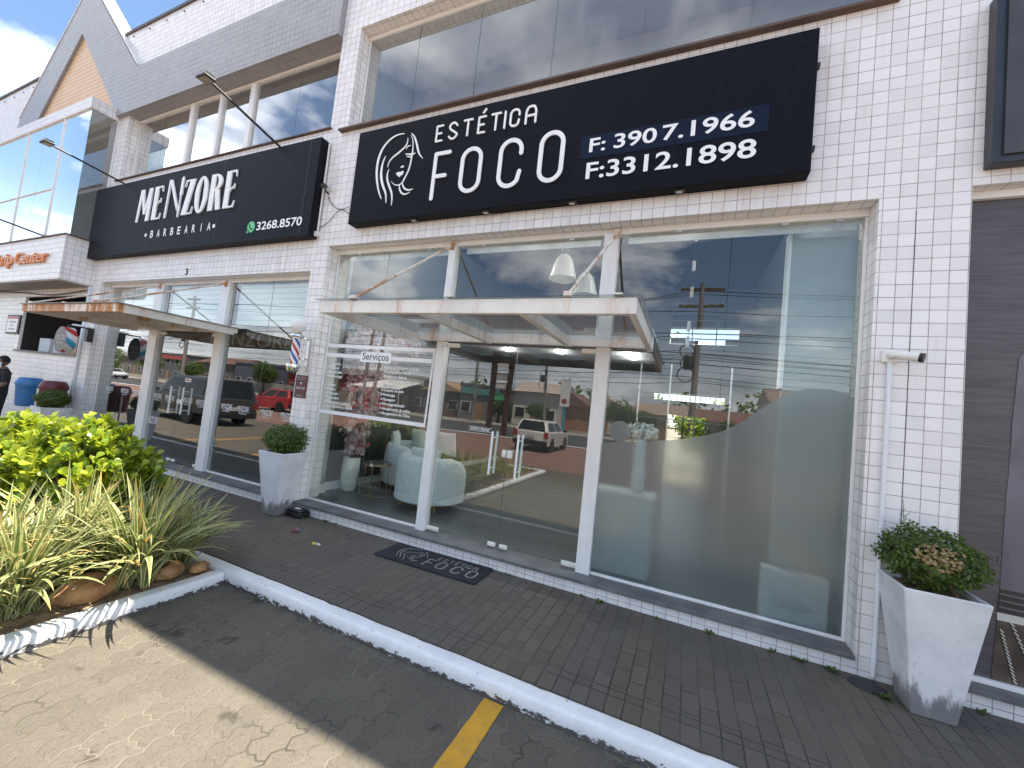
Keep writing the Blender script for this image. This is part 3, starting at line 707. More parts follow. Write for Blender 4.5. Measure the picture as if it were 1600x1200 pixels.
Geo().box(-1.876, -1.82, GY-.014, GY+.022, 1.152, 1.238).build('lock', M['white_plastic'], dl, bevel=.012)
Geo().box(-1.808, -1.748, GY-.014, GY+.022, 1.152, 1.238).lathe([(.012, 0), (.012, .02)], (-1.835, GY-.012, 1.18), 10, 0, 'y').build('lock', M['white_plastic'], dr, bevel=.012)
g = Geo(); F = FRONT(GY)
g.prism([(-2.345, 1.405), (-2.03, 1.405), (-2.03, 1.458), (-2.345, 1.458)], F, .004, .001, 0)
put_text(g, 'EMPURRE', F, .006, -2.315, 1.417, 1.446, -2.06, offset=.015, m=1)
g.stroke([(-2.34, 1.409), (-2.035, 1.409), (-2.035, 1.454), (-2.34, 1.454)], .004, F, .006, .004, closed=True, m=1)
g.build('push_sticker', [M['black'], M['letter']], dl)
# frosted film with the curved top (sheet behind the right-hand panes)
curve = [(-.762, 1.468), (-.60, 1.49), (-.42, 1.517), (-.085, 1.58), (.09, 1.63), (.267, 1.69), (.40, 1.765), (.514, 1.854), (.61, 1.945), (.694, 2.016), (.818, 2.108), (.958, 2.158), (1.05, 2.165), (1.13, 2.161), (1.274, 2.111)]
cv = [(p.x, p.y) for p in catmull(curve, 4)]
Geo().prism([(1.274, .169), (-.762, .169)] + cv, FRONT(GY-.001), .002, 0).build('frosted_film', M['frost'], F1)
c = [( -.60+.105*math.cos(a*math.pi/16), 1.60+.105*math.sin(a*math.pi/16)) for a in range(32)]
Geo().prism(c, FRONT(GY-.001), .002, 0).build('round_film', M['frost'], F1)
# interior blinds rolled up
g = Geo()
for x0, x1 in ((-4.72, -2.95), (-2.7, -1.0), (-.7, 1.25)): g.tube([(x0, .31, 3.69), (x1, .31, 3.69)], .035, 10); g.box(x0, x1, .29, .30, 3.60, 3.69)
g.build('roller_blind', plain('rolled_white_blind', (.7, .72, .72), .7), F1)

# --- Menzore shopfront
F2 = frame_boxes(BLD, [(-9.36,-9.09,.14,.25,.1425,2.44), (-9.38,-9.11,.14,.25,2.555,3.31), (-7.355,-7.14,.14,.25,.1425,2.44), (-7.37,-7.16,.14,.25,2.555,3.31), (-11.1,-5.1,.17,.24,3.31,3.37),
   (-11.1,-9.36,.185,.225,.1425,.168), (-7.14,-5.1,.185,.225,.1425,.168), (-11.1,-11.06,.185,.225,.168,3.31), (-5.135,-5.1,.185,.225,.168,3.31)], name='shopfront_frame')
for a, b in ((-11.06, -10.268), (-10.262, -9.38), (-7.14, -6.142), (-6.137, -5.135)): pane(a, b, .168, 3.31, GY, F2)
pane(-9.11, -7.37, 2.555, 3.31, GY, F2)
ml = door_leaf(-9.09, -8.182, -1, hx=-8.36, hz=(.975, 1.455)); mr = door_leaf(-8.176, -7.355, 1, hx=-7.99, hz=(.99, 1.46))
Geo().box(-8.25, -8.185, GY-.014, GY+.022, 1.16, 1.24).build('lock', M['white_plastic'], ml, bevel=.012)
Geo().box(-8.172, -8.10, GY-.014, GY+.022, 1.16, 1.24).build('lock', M['white_plastic'], mr, bevel=.012)
F = FRONT(GY)
Geo().prism([(-8.10, 1.56), (-7.93, 1.56), (-7.93, 1.62), (-8.10, 1.62)], F, .004, .001, 0).prism([(-8.085, 1.578), (-7.945, 1.578), (-7.945, 1.602), (-8.085, 1.602)], F, .006, .004, 1).build('door_sticker', [M['letter'], M['red_paint']], mr)
VW = plain('translucent_white_vinyl', (.82, .84, .85), .4, var=.03)
for x in (-10.6, -10.01, -9.60, -8.89, -8.48, -7.94, -7.55, -6.86, -6.44, -5.88, -5.42):
    g = Geo(); put_text(g, 'MENZORE', F, .004, x-.14, 1.195, 1.285, x+.14, offset=.003); put_text(g, 'BARBEARIA', F, .004, x-.09, 1.158, 1.180, x+.09); g.build('glass_lettering', VW, F2)
g = Geo(); put_text(g, 'ENZORE', F, .004, -9.07, .73, .86, -8.74, offset=.005); g.build('glass_lettering', VW, F2)
g = Geo()
for x0, x1 in ((-11.0, -9.42), (-9.08, -7.4), (-7.1, -5.17)): g.box(x0, x1, .30, .306, 2.60, 3.3)
g.build('roller_blind', M['blind'], F2)
g = Geo(); put_text(g, 'MENZORE', FRONT(1.2), .02, -9.3, 2.36, 2.66, -6.8, offset=.0)  # lettering from a reflection in the glass, built as solid letters inside
g.build('mirrored_lettering', plain('mirrored_bronze_letters', (.42, .38, .33), .5), BLD)
Geo().box(-9.6, -6.3, 1.21, 1.3, 2.2, 2.8).build('mirrored_dark_band', M['wall_dark'], BLD)  # dark board in place of the canopy underside mirrored in the glass

# --- upper windows
U1 = frame_boxes(BLD, [(-4.75,1.30,.17,.24,6.955,7.0), (-4.75,1.30,.18,.23,5.428,5.45), (-4.75,-4.725,.18,.23,5.45,6.955), (1.275,1.30,.18,.23,5.45,6.955)], name='upper_window')
xs = (-4.725, -3.822, -2.833, -1.778, -.73, .303, 1.275)
for a, b in zip(xs[:-1], xs[1:]): pane(a+.003, b-.003, 5.45, 6.955, GY, U1, 'glass_pale')
Geo().box(-.42,-.2,1.2,1.23,5.85,6.05).lathe([(.07, 0), (.07, .02)], (-.31, 1.19, 5.95), 16, 0, 'y').build('wall_fan', M['skirting'], BLD)
U2 = frame_boxes(BLD, [(-11.1,-5.10,.17,.24,6.90,6.93), (-11.1,-5.1,.18,.23,5.52,5.545), (-9.22,-9.12,.16,.24,5.545,6.9), (-8.30,-8.22,.16,.24,5.545,6.9), (-7.42,-7.30,.16,.24,5.545,6.9), (-11.1,-11.06,.18,.23,5.545,6.9), (-5.14,-5.1,.18,.23,5.545,6.9)], name='upper_window')
for a, b in ((-11.06,-10.16), (-10.154,-9.22), (-9.12,-8.30), (-8.22,-7.42), (-7.30,-6.2), (-6.194,-5.14)): pane(a, b, 5.545, 6.9, GY, U2, 'glass_up')
U3 = frame_boxes(BLD, [(-12.63,-12.60,-.45,-.40,4.205,6.85), (-14.41,-14.385,-.45,-.40,4.205,6.85), (-16.2,-12.63,-.45,-.40,5.285,5.305), (-11.485,-11.455,-.03,0,4.205,6.85)], name='bay_window')
for a, b in ((-16.2,-15.3), (-15.296,-14.41), (-14.385,-13.522), (-13.516,-12.63)):
    pane(a, b, 5.305, 6.85, -.43, U3, 'glass_up'); pane(a, b, 4.205, 5.285, -.43, U3, 'glass_up')
pane(-12.60, -11.47, 4.205, 6.85, -.43, U3, 'glass_up')
g = Geo().box(-11.475, -11.467, -.43, -.03, 4.205, 6.85); g.m = [2, 2, 2, 0, 2, 1]; g.build('pane', [M['glass_up'], M['clear'], M['glass_edge']], U3)
# --- rooms behind the glass
def room(x0, x1, y0, y1, z0, z1, wm, fm, cm, back=True, t=.06):
    g = Geo(); g.box(x0-t, x0, y0, y1, z0-t, z1+t, 0); g.box(x1, x1+t, y0, y1, z0-t, z1+t, 0)
    if back: g.box(x0, x1, y1, y1+t, z0-t, z1+t, 0)
    g.box(x0, x1, y0, y1, z0-t, z0, 1); g.box(x0, x1, y0, y1, z1, z1+t, 2)
    return g.build('interior_room', [wm, fm, cm], BLD)
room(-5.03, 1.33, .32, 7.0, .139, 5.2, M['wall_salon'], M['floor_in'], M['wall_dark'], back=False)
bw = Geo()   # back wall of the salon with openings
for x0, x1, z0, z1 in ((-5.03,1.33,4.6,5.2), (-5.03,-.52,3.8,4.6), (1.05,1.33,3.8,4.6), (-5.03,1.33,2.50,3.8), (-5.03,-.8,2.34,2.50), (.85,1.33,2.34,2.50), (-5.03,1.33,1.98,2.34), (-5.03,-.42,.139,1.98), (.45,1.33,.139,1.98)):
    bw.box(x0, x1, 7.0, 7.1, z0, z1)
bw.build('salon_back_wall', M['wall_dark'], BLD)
g = Geo()
for z in (3.95, 4.08, 4.25, 4.42): g.box(-.52, 1.05, 7.02, 7.05, z-.012, z+.012)
for x in (.0, .55): g.box(x-.012, x+.012, 7.02, 7.05, 3.8, 4.6)
for x in [-.8+.11*i for i in range(16)]: g.box(x-.008, x+.008, 7.02, 7.05, 2.34, 2.50)
for x, z in ((-.5, 3.95), (-.2, 3.88), (.75, 3.92)): g.box(x, x+.35, 6.9, 6.98, 3.8, z)
for x in (-.05, .2): g.box(x-.02, x+.02, 7.02, 7.05, .139, 1.98)
g.box(-.42, .45, 7.02, 7.05, 1.62, 1.65)
g.build('back_window_bars', M['dark_metal'], BLD)
Geo().box(-5.03, -.6, 3.0, 7.0, 2.88, 3.0).build('mezzanine', M['wall_dark'], BLD)
for x, y, z in ((-1.05, 3.3, 2.878), (-.98, 3.75, 2.878), (-2.3, 3.4, 2.878), (-3.4, 3.4, 2.878), (-4.1, 1.5, 5.198), (.45, 1.7, 5.198)):  # the two on the high ceiling are added fill for blossom and box
    sp_ = Geo().lathe([(.0, 0), (.075, 0), (.075, -.012), (0, -.012)], (x, y, z), 20).build('ceiling_spot_and_fill', M['lit'], BLD)
    ld = bpy.data.lights.new('spot_and_fill_light', 'POINT'); ld.energy = 8 if z < 4 else 20; ld.shadow_soft_size = .07; ld.color = (1, .97, .92)
    lo = bpy.data.objects.new('spot_and_fill_light', ld); COL.objects.link(lo); lo.parent = sp_; lo.location = (x-BLD.location[0], y-BLD.location[1], z-.12)
g = Geo().box(-5.03, -4.93, .32, .60, .139, 5.2); g.build('interior_pier', M['wall_in'], BLD)
Geo().box(-5.03, -5.012, .60, 7.0, .139, .27).box(-4.93, -4.912, .32, .602, .139, .27).box(-5.03, -4.912, .602, .62, .139, .27).build('skirting', M['skirting'], BLD, bevel=.003)
Geo().box(.80, 1.33, .42, .52, .139, 3.6).build('interior_column', M['wall_in'], BLD)
Geo().box(.775, .80, .40, .54, 2.17, 3.66).build('column_edge', M['skirting'], BLD)
Geo().box(-5.03, -4.99, 1.1, 7.0, .27, 2.88).build('dark_panel', M['wall_dark'], BLD)
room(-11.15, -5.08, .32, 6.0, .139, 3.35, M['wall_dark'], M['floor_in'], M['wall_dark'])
room(-4.80, 1.33, .42, 1.3, 5.42, 7.02, M['room_up'], M['room_up'], M['room_up'])  # depth made up: near back wall catches sky light and brightens the panes
room(-11.15, -5.1, .42, 4.0, 5.5, 6.98, M['room_up'], M['room_up'], M['room_up'])
room(-16.2, -11.5, .02, 4.0, 4.2, 6.9, M['room_up'], M['room_up'], M['room_up'])
Geo().box(-12.3, -11.9, .8, 1.6, 6.86, 6.89).build('ceiling_light', M['lit'], BLD)
# side wall window (snack bar) with dark room
Geo().box(-14.62, -11.44, -.045, .12, 1.80, 1.84).build('counter_sill', M['slate'], BLD, bevel=.004)
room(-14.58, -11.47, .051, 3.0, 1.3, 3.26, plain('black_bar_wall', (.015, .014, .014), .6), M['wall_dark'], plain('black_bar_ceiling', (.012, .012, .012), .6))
for x, y, z in ((-13.2, .9, 3.26), (-12.3, .9, 3.26), (-13.9, 1.2, 3.26)): Geo().lathe([(0, 0), (.06, 0), (.06, -.012), (0, -.012)], (x, y, z), 16).build('bar_spot', M['lit_warm'], BLD)
# neighbour's glass with printed poster
P1 = frame_boxes(BLD, [(1.85,5.6,.10,.2,3.70,3.76), (1.85,5.6,.10,.2,.1425,.175), (1.85,1.875,.10,.2,.175,3.70)], name='shopfront_frame')
Geo().box(1.875, 5.6, .14, .16, .175, 3.70).build('poster', M['poster_wood'], P1)
FP = FRONT(.14)
g = Geo()
g.prism([(2.142,.81), (2.62,.81), (2.62,2.6), (2.45,2.75), (2.30,2.62), (2.20,2.48), (2.175,2.0), (2.172,1.82), (2.165,1.6), (2.158,1.48)], FP, .004, .001, 0)
g.prism([(2.172,1.82), (2.22,1.83), (2.25,2.3), (2.21,2.5), (2.20,2.48), (2.175,2.0)], FP, .0055, .004, 4)
g.prism([(2.131,.645), (2.60,.645), (2.62,.81), (2.142,.81)], FP, .004, .001, 1)
g.prism([(2.133,.592), (2.60,.592), (2.60,.645), (2.131,.645)], FP, .004, .001, 2)
g.prism([(2.112,.18), (2.66,.18), (2.60,.592), (2.133,.592)], FP, .004, .001, 3)
for k in range(3): g.prism([(2.14,.68+.045*k), (2.61,.67+.045*k), (2.61,.682+.045*k), (2.14,.692+.045*k)], FP, .0055, .004, 0)
for (xa, za), (xb, zb) in (((2.156,.53), (2.236,.18)), ((2.206,.59), (2.36,.18)), ((2.34,.59), (2.44,.18))):
    n = 14
    for k in range(n):
        t0, t1 = k/n, (k+.6)/n; x0, z0, x1, z1 = lerp(xa,xb,t0), lerp(za,zb,t0), lerp(xa,xb,t1), lerp(za,zb,t1)
        g.stroke([(x0-.006, z0), (x1+.006, z1)], .007, FP, .0055, .004, m=2)
    g.stroke([(xa-.012, za), (xb-.012, zb)], .006, FP, .0055, .004, m=1)
put_text(g, 'Zebu', lambda u, v, w: (2.18 - (v-0), .14-w, u), .006, .98, 0.0, .05, 1.16, m=4)
g.build('poster_print', [M['poster_blade'], M['poster_dark'], M['poster_light'], M['poster_brown'], plain('printed_shadow_grey', (.13, .125, .14), .4)], P1)

# ================================================================== SIGNS
SG = empty('shop_sign', (-1.77, -.0, 3.93), 'large black sign reading ESTÉTICA FOCO with a line drawn face and two phone numbers', 'sign')
Geo().box(-4.33, .795, -.15, -.002, 3.93, 5.205).build('sign_box', M['sign'], SG, bevel=.006)
F = FRONT(-.15)
Geo().prism([(-1.20,4.338), (.465,4.344), (.465,4.588), (-1.205,4.582)], F, .004, .001).build('patch_panel', M['navy'], SG)
g = Geo()
FS = dict(
 s1=([(-3.554,5.052),(-3.676,5.051),(-3.792,5.0),(-3.884,4.904),(-3.932,4.775),(-3.938,4.632),(-3.917,4.501),(-3.876,4.369),(-3.83,4.269),(-3.799,4.218)], .034),
 s2=([(-3.821,4.79),(-3.851,4.699),(-3.857,4.588),(-3.834,4.474),(-3.789,4.374),(-3.734,4.273),(-3.712,4.154)], .036),
 s3=([(-3.487,4.978),(-3.487,4.915),(-3.525,4.859),(-3.609,4.803),(-3.696,4.754),(-3.745,4.699),(-3.758,4.637)], .024),
 s4=([(-3.733,4.602),(-3.748,4.541),(-3.736,4.461),(-3.694,4.377),(-3.64,4.277),(-3.619,4.182),(-3.62,4.113)], .028),
 s5=([(-3.437,5.034),(-3.387,4.983),(-3.336,4.881),(-3.306,4.8),(-3.268,4.725),(-3.216,4.671)], .026),
 s6=([(-3.44,5.008),(-3.403,4.939),(-3.386,4.828),(-3.387,4.736),(-3.396,4.615),(-3.419,4.526),(-3.461,4.44),(-3.49,4.39),(-3.542,4.366),(-3.609,4.382),(-3.668,4.429)], .020),
 brow=([(-3.493,4.834),(-3.47,4.866),(-3.425,4.869)], .014), eye=([(-3.492,4.769),(-3.426,4.753),(-3.371,4.749),(-3.34,4.759)], .022),
 lash=([(-3.469,4.734),(-3.411,4.717),(-3.386,4.733)], .016), nose=([(-3.541,4.602),(-3.513,4.604),(-3.496,4.61)], .024),
 n1=([(-3.487,4.397),(-3.464,4.34),(-3.421,4.297),(-3.363,4.279),(-3.31,4.286)], .022), n2=([(-3.526,4.364),(-3.514,4.308),(-3.468,4.249),(-3.41,4.23),(-3.35,4.25)], .022))
LIPS = [(-3.61,4.53),(-3.569,4.544),(-3.541,4.538),(-3.51,4.548),(-3.486,4.543),(-3.497,4.499),(-3.533,4.488),(-3.545,4.471),(-3.58,4.495)]
def face_logo(g, mp, a, b, ws=1.0, m=0):
    for k_, (pts, w) in enumerate(FS.values()):
        P = [(p.x, p.y) for p in catmull(pts, 4)]; k = len(P)
        g.stroke([mp2(mp, p) for p in P], [max(.004, w*ws*(.25+.75*math.sin(math.pi*min(1, (i+.6)/k)))) for i in range(k)], lambda u, v, w_: mp(u, v, w_), a+.0003*k_, b, m=m)
    g.prism(LIPS[::-1], mp, a, b, m)
def mp2(mp, p): return p
face_logo(g, F, .006, .0005)
g.build('face_drawing', M['letter'], SG)
def rrect(x0, x1, z0, z1, r, n=8):
    out = []
    for cx, cz, a0 in ((x1-r, z1-r, 0), (x0+r, z1-r, 90), (x0+r, z0+r, 180), (x1-r, z0+r, 270)):
        for q in range(n+1): a = R(a0+90*q/n); out.append((cx+r*math.cos(a), cz+r*math.sin(a)))
    return out
def foco_letters(g, mp, a, b, m=0):
    w = .048; h0, h1 = 4.125, 4.685
    k_ = [0]
    def S(p, closed=False): k_[0] += 1; g.stroke(p, w, mp, a+.0004*k_[0], b, closed, m)
    S([(-3.012, 4.685), (-3.012, 4.125)]); S([(-3.012, 4.685), (-2.815, 4.685)]); S([(-3.012, 4.40), (-2.85, 4.40)])
    S(rrect(-2.622, -2.378, h0+.035, h1-.015, .121), True)
    c = rrect(-2.122, -1.872, h0+.03, h1, .124)[2:-2]; i0 = 3
    S([(-1.872, 4.52)] + rrect(-2.122, -1.872, h0+.03, h1, .124)[0:27+6] + [(-1.872, 4.31)])
    S(rrect(-1.637, -1.395, h0+.03, h1, .121), True)
def est_letters(g, mp, a, b, m=0):
    w = .024; z0, z1 = 4.853, 5.045; zm = (z0+z1)/2; L = -3.045
    k_ = [0]
    def S(p): k_[0] += 1; g.stroke(p, w, mp, a+.0002*k_[0], b, False, m)
    def E_(x): S([(x, z1), (x, z0)]); S([(x, z1), (x+.085, z1)]); S([(x, zm), (x+.07, zm)]); S([(x, z0), (x+.085, z0)])
    def T_(x): S([(x, z1), (x+.11, z1)]); S([(x+.055, z1), (x+.055, z0)])
    E_(L)
    sx = L+.185; S([(p.x, p.y) for p in catmull([(sx+.105, z1-.035), (sx+.07, z1), (sx+.03, z1), (sx, z1-.035), (sx+.02, zm+.02), (sx+.09, zm-.03), (sx+.11, z0+.04), (sx+.075, z0), (sx+.03, z0), (sx, z0+.03)], 4)])
    T_(L+.385); E_(L+.585); S([(L+.635, z1+.05), (L+.665, z1+.085)]); T_(L+.755)
    S([(L+.925, z1), (L+.925, z0)])
    S([(L+1.10, z1-.068)] + rrect(L+.995, L+1.10, z0, z1, .05)[0:33] + [(L+1.10, z0+.066)])
    S([(L+1.185, z0)] + [q for q in rrect(L+1.185, L+1.30, z0-.2, z1, .056)[17:8:-1]][0:0] + [(L+1.185, z1-.06)] + [(p.x, p.y) for p in catmull([(L+1.185, z1-.06), (L+1.205, z1-.012), (L+1.2425, z1), (L+1.28, z1-.012), (L+1.30, z1-.06)], 4)] + [(L+1.30, z0)])
    S([(L+1.185, zm-.01), (L+1.30, zm-.01)])
g = Geo(); foco_letters(g, F, .012, .001); g.build('name_lettering', M['letter'], SG)
g = Geo(); est_letters(g, F, .01, .001); g.build('top_lettering', M['letter'], SG)
for tx, xa, za, zb, xb in (('F:', -1.108, 4.397, 4.545, -.945), ('390', -.86, 4.397, 4.551, -.455), ('7.1966', -.405, 4.399, 4.557, .36), ('F:3312.1898', -1.118, 4.112, 4.29, .388)):
    g = Geo(); put_text(g, tx, F, .008, xa, za, zb, xb, offset=.016); g.build('phone_lettering', M['letter'], SG)
for x in (-3.295, -2.276, -1.253, -.21):
    Geo().box(x-.045, x+.045, -.11, -.04, 3.916, 3.9295).box(x-.03, x+.02, -.09, -.06, 3.9145, 3.916, 1).build('downlight', [M['dark_metal'], M['globe']], SG)
g = Geo()
for z in (4.2, 4.95): Geo().box(.797, .835, -.05, -.005, z-.02, z+.02).build('bracket', M['dark_metal'], SG)

SM = empty('shop_sign', (-8.3, 0, 3.83), 'dusty black sign reading MENZORE BARBEARIA with a green phone badge', 'sign')
Geo().box(-11.50, -5.06, -.15, -.002, 3.83, 5.285).build('sign_box', M['sign2'], SM, bevel=.006)
F = FRONT(-.15)
for x in (-9.3, -7.25, -5.25): Geo().box(x-.004, x+.004, -.1525, -.149, 3.84, 5.28).build('panel_seam', M['dark_metal'], SM)
g = Geo(); a, b = .02, .001
PK = [0]
def poly(p): PK[0] += 1; g.prism(p[::-1], F, a+.0003*(PK[0] % 12), b)
def ser(x0, x1, z, h=.028): poly([(x0, z), (x1, z), (x1, z+h), (x0, z+h)])
B0, T0 = 4.42, 5.045
def letM(x, w, B=B0, T=T0):
    global poly
    p0 = poly; poly = lambda p: p0([(x+(u-x)*.93, v) for u, v in p])
    poly([(x, B), (x+.06, B), (x+.06, B+.01), (x+.13, T), (x+.05, T)]); poly([(x+.06, T), (x+.17, T), (x+.30, B+.13), (x+.245, B+.13)])
    poly([(x+.245, B+.13), (x+.30, B+.13), (x+.44, T), (x+.36, T)]); poly([(x+.35, B), (x+.46, B), (x+.47, T), (x+.38, T)]); poly = p0
letM(-9.74, .45)
def letE(x, B=B0, T=T0):
    poly([(x, B), (x+.12, B), (x+.12, T), (x, T)]); ser(x+.12, x+.25, B); poly([(x+.22, B), (x+.255, B), (x+.285, B+.11), (x+.265, B+.11)])
    ser(x+.12, x+.25, T-.028); poly([(x+.22, T), (x+.25, T), (x+.262, T-.11), (x+.245, T-.11)])
    g.stroke([(x+.11, 4.69), (x+.16, 4.74), (x+.20, 4.755), (x+.235, 4.77)], .024, F, a+.0045, b); poly([(x+.215, 4.73), (x+.235, 4.73), (x+.245, 4.81), (x+.225, 4.82)])
letE(-9.21)
x = -8.80
poly([(x, 4.42), (x+.045, 4.42), (x+.075, 5.12), (x+.03, 5.12)]); poly([(x+.03, 5.12), (x+.11, 5.12), (x+.39, 4.60), (x+.37, 4.52), (x+.30, 4.64)])
poly([(x+.40, 4.80), (x+.47, 4.80), (x+.47, 5.10), (x+.44, 5.14), (x+.40, 5.10)]); poly([(x+.42, 4.60), (x+.44, 4.60), (x+.45, 4.80), (x+.415, 4.80)]); poly([(x+.40, 4.54), (x+.455, 4.54), (x+.45, 4.60), (x+.405, 4.60)]); poly([(x+.41, 4.40), (x+.44, 4.40), (x+.45, 4.54), (x+.40, 4.54)])
x = -8.275
poly([(x, B0), (x+.14, B0), (x+.30, T0), (x+.16, T0)]); ser(x+.14, x+.29, B0); poly([(x+.26, B0), (x+.295, B0), (x+.32, B0+.13), (x+.30, B0+.13)]); ser(x+.03, x+.2, T0-.028); poly([(x+.01, T0-.12), (x+.03, T0-.12), (x+.065, T0), (x+.03, T0)])
x = -7.93
n = 28; out = [(x+.175+.175*math.cos(2*math.pi*q/n), 4.733+.325*math.sin(2*math.pi*q/n)) for q in range(n)]; inn = [(x+.175+.062*math.cos(2*math.pi*q/n), 4.733+.275*math.sin(2*math.pi*q/n)) for q in range(n)]
for q in range(n):
    r2 = (q+1) % n; poly([out[q], out[r2], inn[r2], inn[q]][::-1])
x = -7.52
poly([(x, B0), (x+.12, B0), (x+.12, T0), (x, T0)]); out = [(x+.12+.19*math.cos(R(90-q*18)), 4.90+.145*math.sin(R(90-q*18))) for q in range(11)]; inn = [(x+.12+.085*math.cos(R(90-q*18)), 4.90+.12*math.sin(R(90-q*18))) for q in range(11)]
for q in range(10): poly([out[q], out[q+1], inn[q+1], inn[q]])
poly([(x+.21, B0), (x+.325, B0), (x+.25, 4.77), (x+.14, 4.77)])
letE(-7.115)
g.fixn = True; g.build('name_lettering', M['letter'], SM)
g = Geo()
for i, ch in enumerate('BARBEARIA'):
    xc = -9.12 + i*.213; wd = .02 if ch == 'I' else .095
    put_text(g, ch, F, .008, xc-wd/2, 4.085, 4.225, xc+wd/2, offset=.02)
for x in (-9.325, -7.29):
    g.lathe([(0, 0), (.033, 0), (.033, .008)], (x, -.1505, 4.150), 14, 0, 'y')
g.build('subtitle_lettering', M['letter'], SM)
g = Geo(); put_text(g, '3268.8570', F, .008, -6.20, 3.985, 4.12, -5.215, offset=.018); g.build('phone_lettering', M['letter'], SM)
g = Geo(); cx, cz = -6.335, 4.055
g.prism([(cx+.088*math.cos(q*math.pi/14), cz+.088*math.sin(q*math.pi/14)) for q in range(28)], F, .006, .001); g.prism([(cx-.095, cz-.095), (cx-.02, cz-.075), (cx-.075, cz-.02)], F, .006, .001)
g.stroke([(p.x, p.y) for p in catmull([(cx-.035, cz+.04), (cx-.03, cz), (cx, cz-.03), (cx+.04, cz-.035)], 4)], [.02]*4+[.014]*5+[.02]*4, F, .009, .006, m=1)
g.build('phone_badge', [M['wa_green'], M['sign2']], SM)
Geo().tube([(-5.03, -.03, 3.95), (-5.03, -.03, 5.25)], .014, 8).box(-5.06, -5.0, -.06, 0, 3.86, 3.93).build('conduit', M['white_plastic'], SM)

SN = empty('shop_sign', (4, 0, 3.85), 'dark framed sign fascia over the knife poster window at the right edge', 'sign')
Geo().box(1.90, 6.5, -.10, -.002, 3.865, 5.2).build('sign_frame', plain('dark_blue_grey_frame', (.02, .024, .035), .35), SN, bevel=.006)
Geo().box(1.955, 6.45, -.115, -.101, 3.92, 5.15).build('sign_panel', plain('charcoal_sign_panel', (.045, .045, .05), .4), SN)

# orange letters on the bay
SB = empty('raised_lettering', (-13.3, -.49, 3.6), 'raised rusty orange letters reading Strip Center on the tiled bay', 'lettering')
g = Geo(); F = FRONT(-.49)
put_text(g, 'Strip', F, .05, -14.74, 3.575, 3.93, -13.72, offset=.012, thick=.045); g.build('word', M['orange_letter'], SB)
g = Geo(); put_text(g, 'Center', F, .05, -13.56, 3.645, 3.905, -12.03, offset=.012, thick=.045); g.build('word', M['orange_letter'], SB)

# services lettering on the left pane
SV = empty('window_lettering', (-3.88, GY, 1.37), 'white framed Serviços list lettered on the glass left of the door', 'window lettering')
F = FRONT(GY); g = Geo()
g.stroke([(-4.80, 1.385), (-2.97, 1.385), (-2.95, 2.332), (-4.81, 2.332)], .056, F, .003, .001, closed=True)
g.box(-4.80, -4.15, GY-.003, GY-.001, 2.168, 2.222); g.box(-3.62, -2.96, GY-.003, GY-.001, 2.168, 2.222)
g.prism(rrect(-4.15, -3.62, 2.125, 2.268, .02), F, .004, .001)
g.build('frame_lines', M['letter'], SV)
g = Geo(); put_text(g, 'Serviços', F, .006, -4.11, 2.135, 2.255, -3.66); g.build('heading', M['sign'], SV)
left = ['Manicure', 'Pedicure', 'Escalda pés', 'Reflexologia', None, 'Escova', 'Mechas', 'Coloração', 'Progressiva', 'Tratamentos capilares', 'Corte feminino e infantil']
right = ['Estética Corporal e Facial', 'Depilação em Geral', 'Depilação Egípcia', 'Design de Sobrancelha', 'Maquiagem', 'Limpeza de pele', 'Podologia', 'Massagem', 'Micropigmentação', 'Alongamento de unhas', 'Alongamento de Cílios']
for col, xb in ((left, -4.705), (right, -3.70)):
    for i, s_ in enumerate(col):
        if not s_: continue
        z = 2.076 - i*.0605
        g = Geo(); g.lathe([(0, 0), (.0115, 0), (.0115, .002)], (xb, GY-.001, z), 10, 0, 'y')
        put_text(g, s_, F, .004, xb+.026, z-.016, h=.036, offset=.022)
        g.build('list_line', M['letter'], SV)

# house number, notice plate, snack bar notice
o = Geo(); put_text(o, '3', FRONT(0), .012, -8.185, 3.415, 3.53, -8.125, offset=.01, thick=.01); tag(o.build('house_number', M['dark_metal']), 'small dark metal number 3 on the tiles above the barber shopfront', 'house number')
NP = empty('notice_plate', (-4.96, 0, 1.7), 'narrow maroon notice plate under the barber pole', 'notice')
Geo().box(-5.075, -4.848, -.012, -.001, 1.54, 1.86).build('plate', M['maroon'], NP, bevel=.003)
F = FRONT(-.012); g = Geo()
put_text(g, 'ESTACIONAMENTO', F, .002, -5.055, 1.82, 1.838, -4.868); put_text(g, 'EXCLUSIVO', F, .002, -5.03, 1.79, 1.808, -4.895)
put_text(g, 'MENZORE', F, .002, -5.05, 1.66, 1.695, -4.872, offset=.02); g.lathe([(.011, 0), (.018, 0), (.018, .002), (.011, .002)], (-4.962, -.0122, 1.745), 14, 0, 'y')
put_text(g, 'CLIENTES', F, .002, -5.03, 1.56, 1.58, -4.895); g.build('plate_lettering', M['letter_grey'], NP)
NB = empty('notice_board', (-14.95, 0, 2.2), 'small framed white notice on the tiled wall left of the bar counter', 'notice')
Geo().box(-15.3, -14.58, -.03, -.001, 2.20, 2.66).build('frame', M['dark_metal'], NB, bevel=.005)
g = Geo().box(-15.25, -14.66, -.034, -.031, 2.24, 2.62); g.box(-15.25, -14.66, -.036, -.0345, 2.56, 2.62, 1); g.box(-15.15, -14.76, -.036, -.0345, 2.46, 2.51, 2); g.box(-15.05, -14.86, -.036, -.0345, 2.38, 2.42, 2); g.box(-15.15, -14.76, -.036, -.0345, 2.29, 2.34, 2)
g.build('sheet', [M['letter'], plain('faded_red_print', (.55, .25, .25), .6), M['letter_grey']], NB)

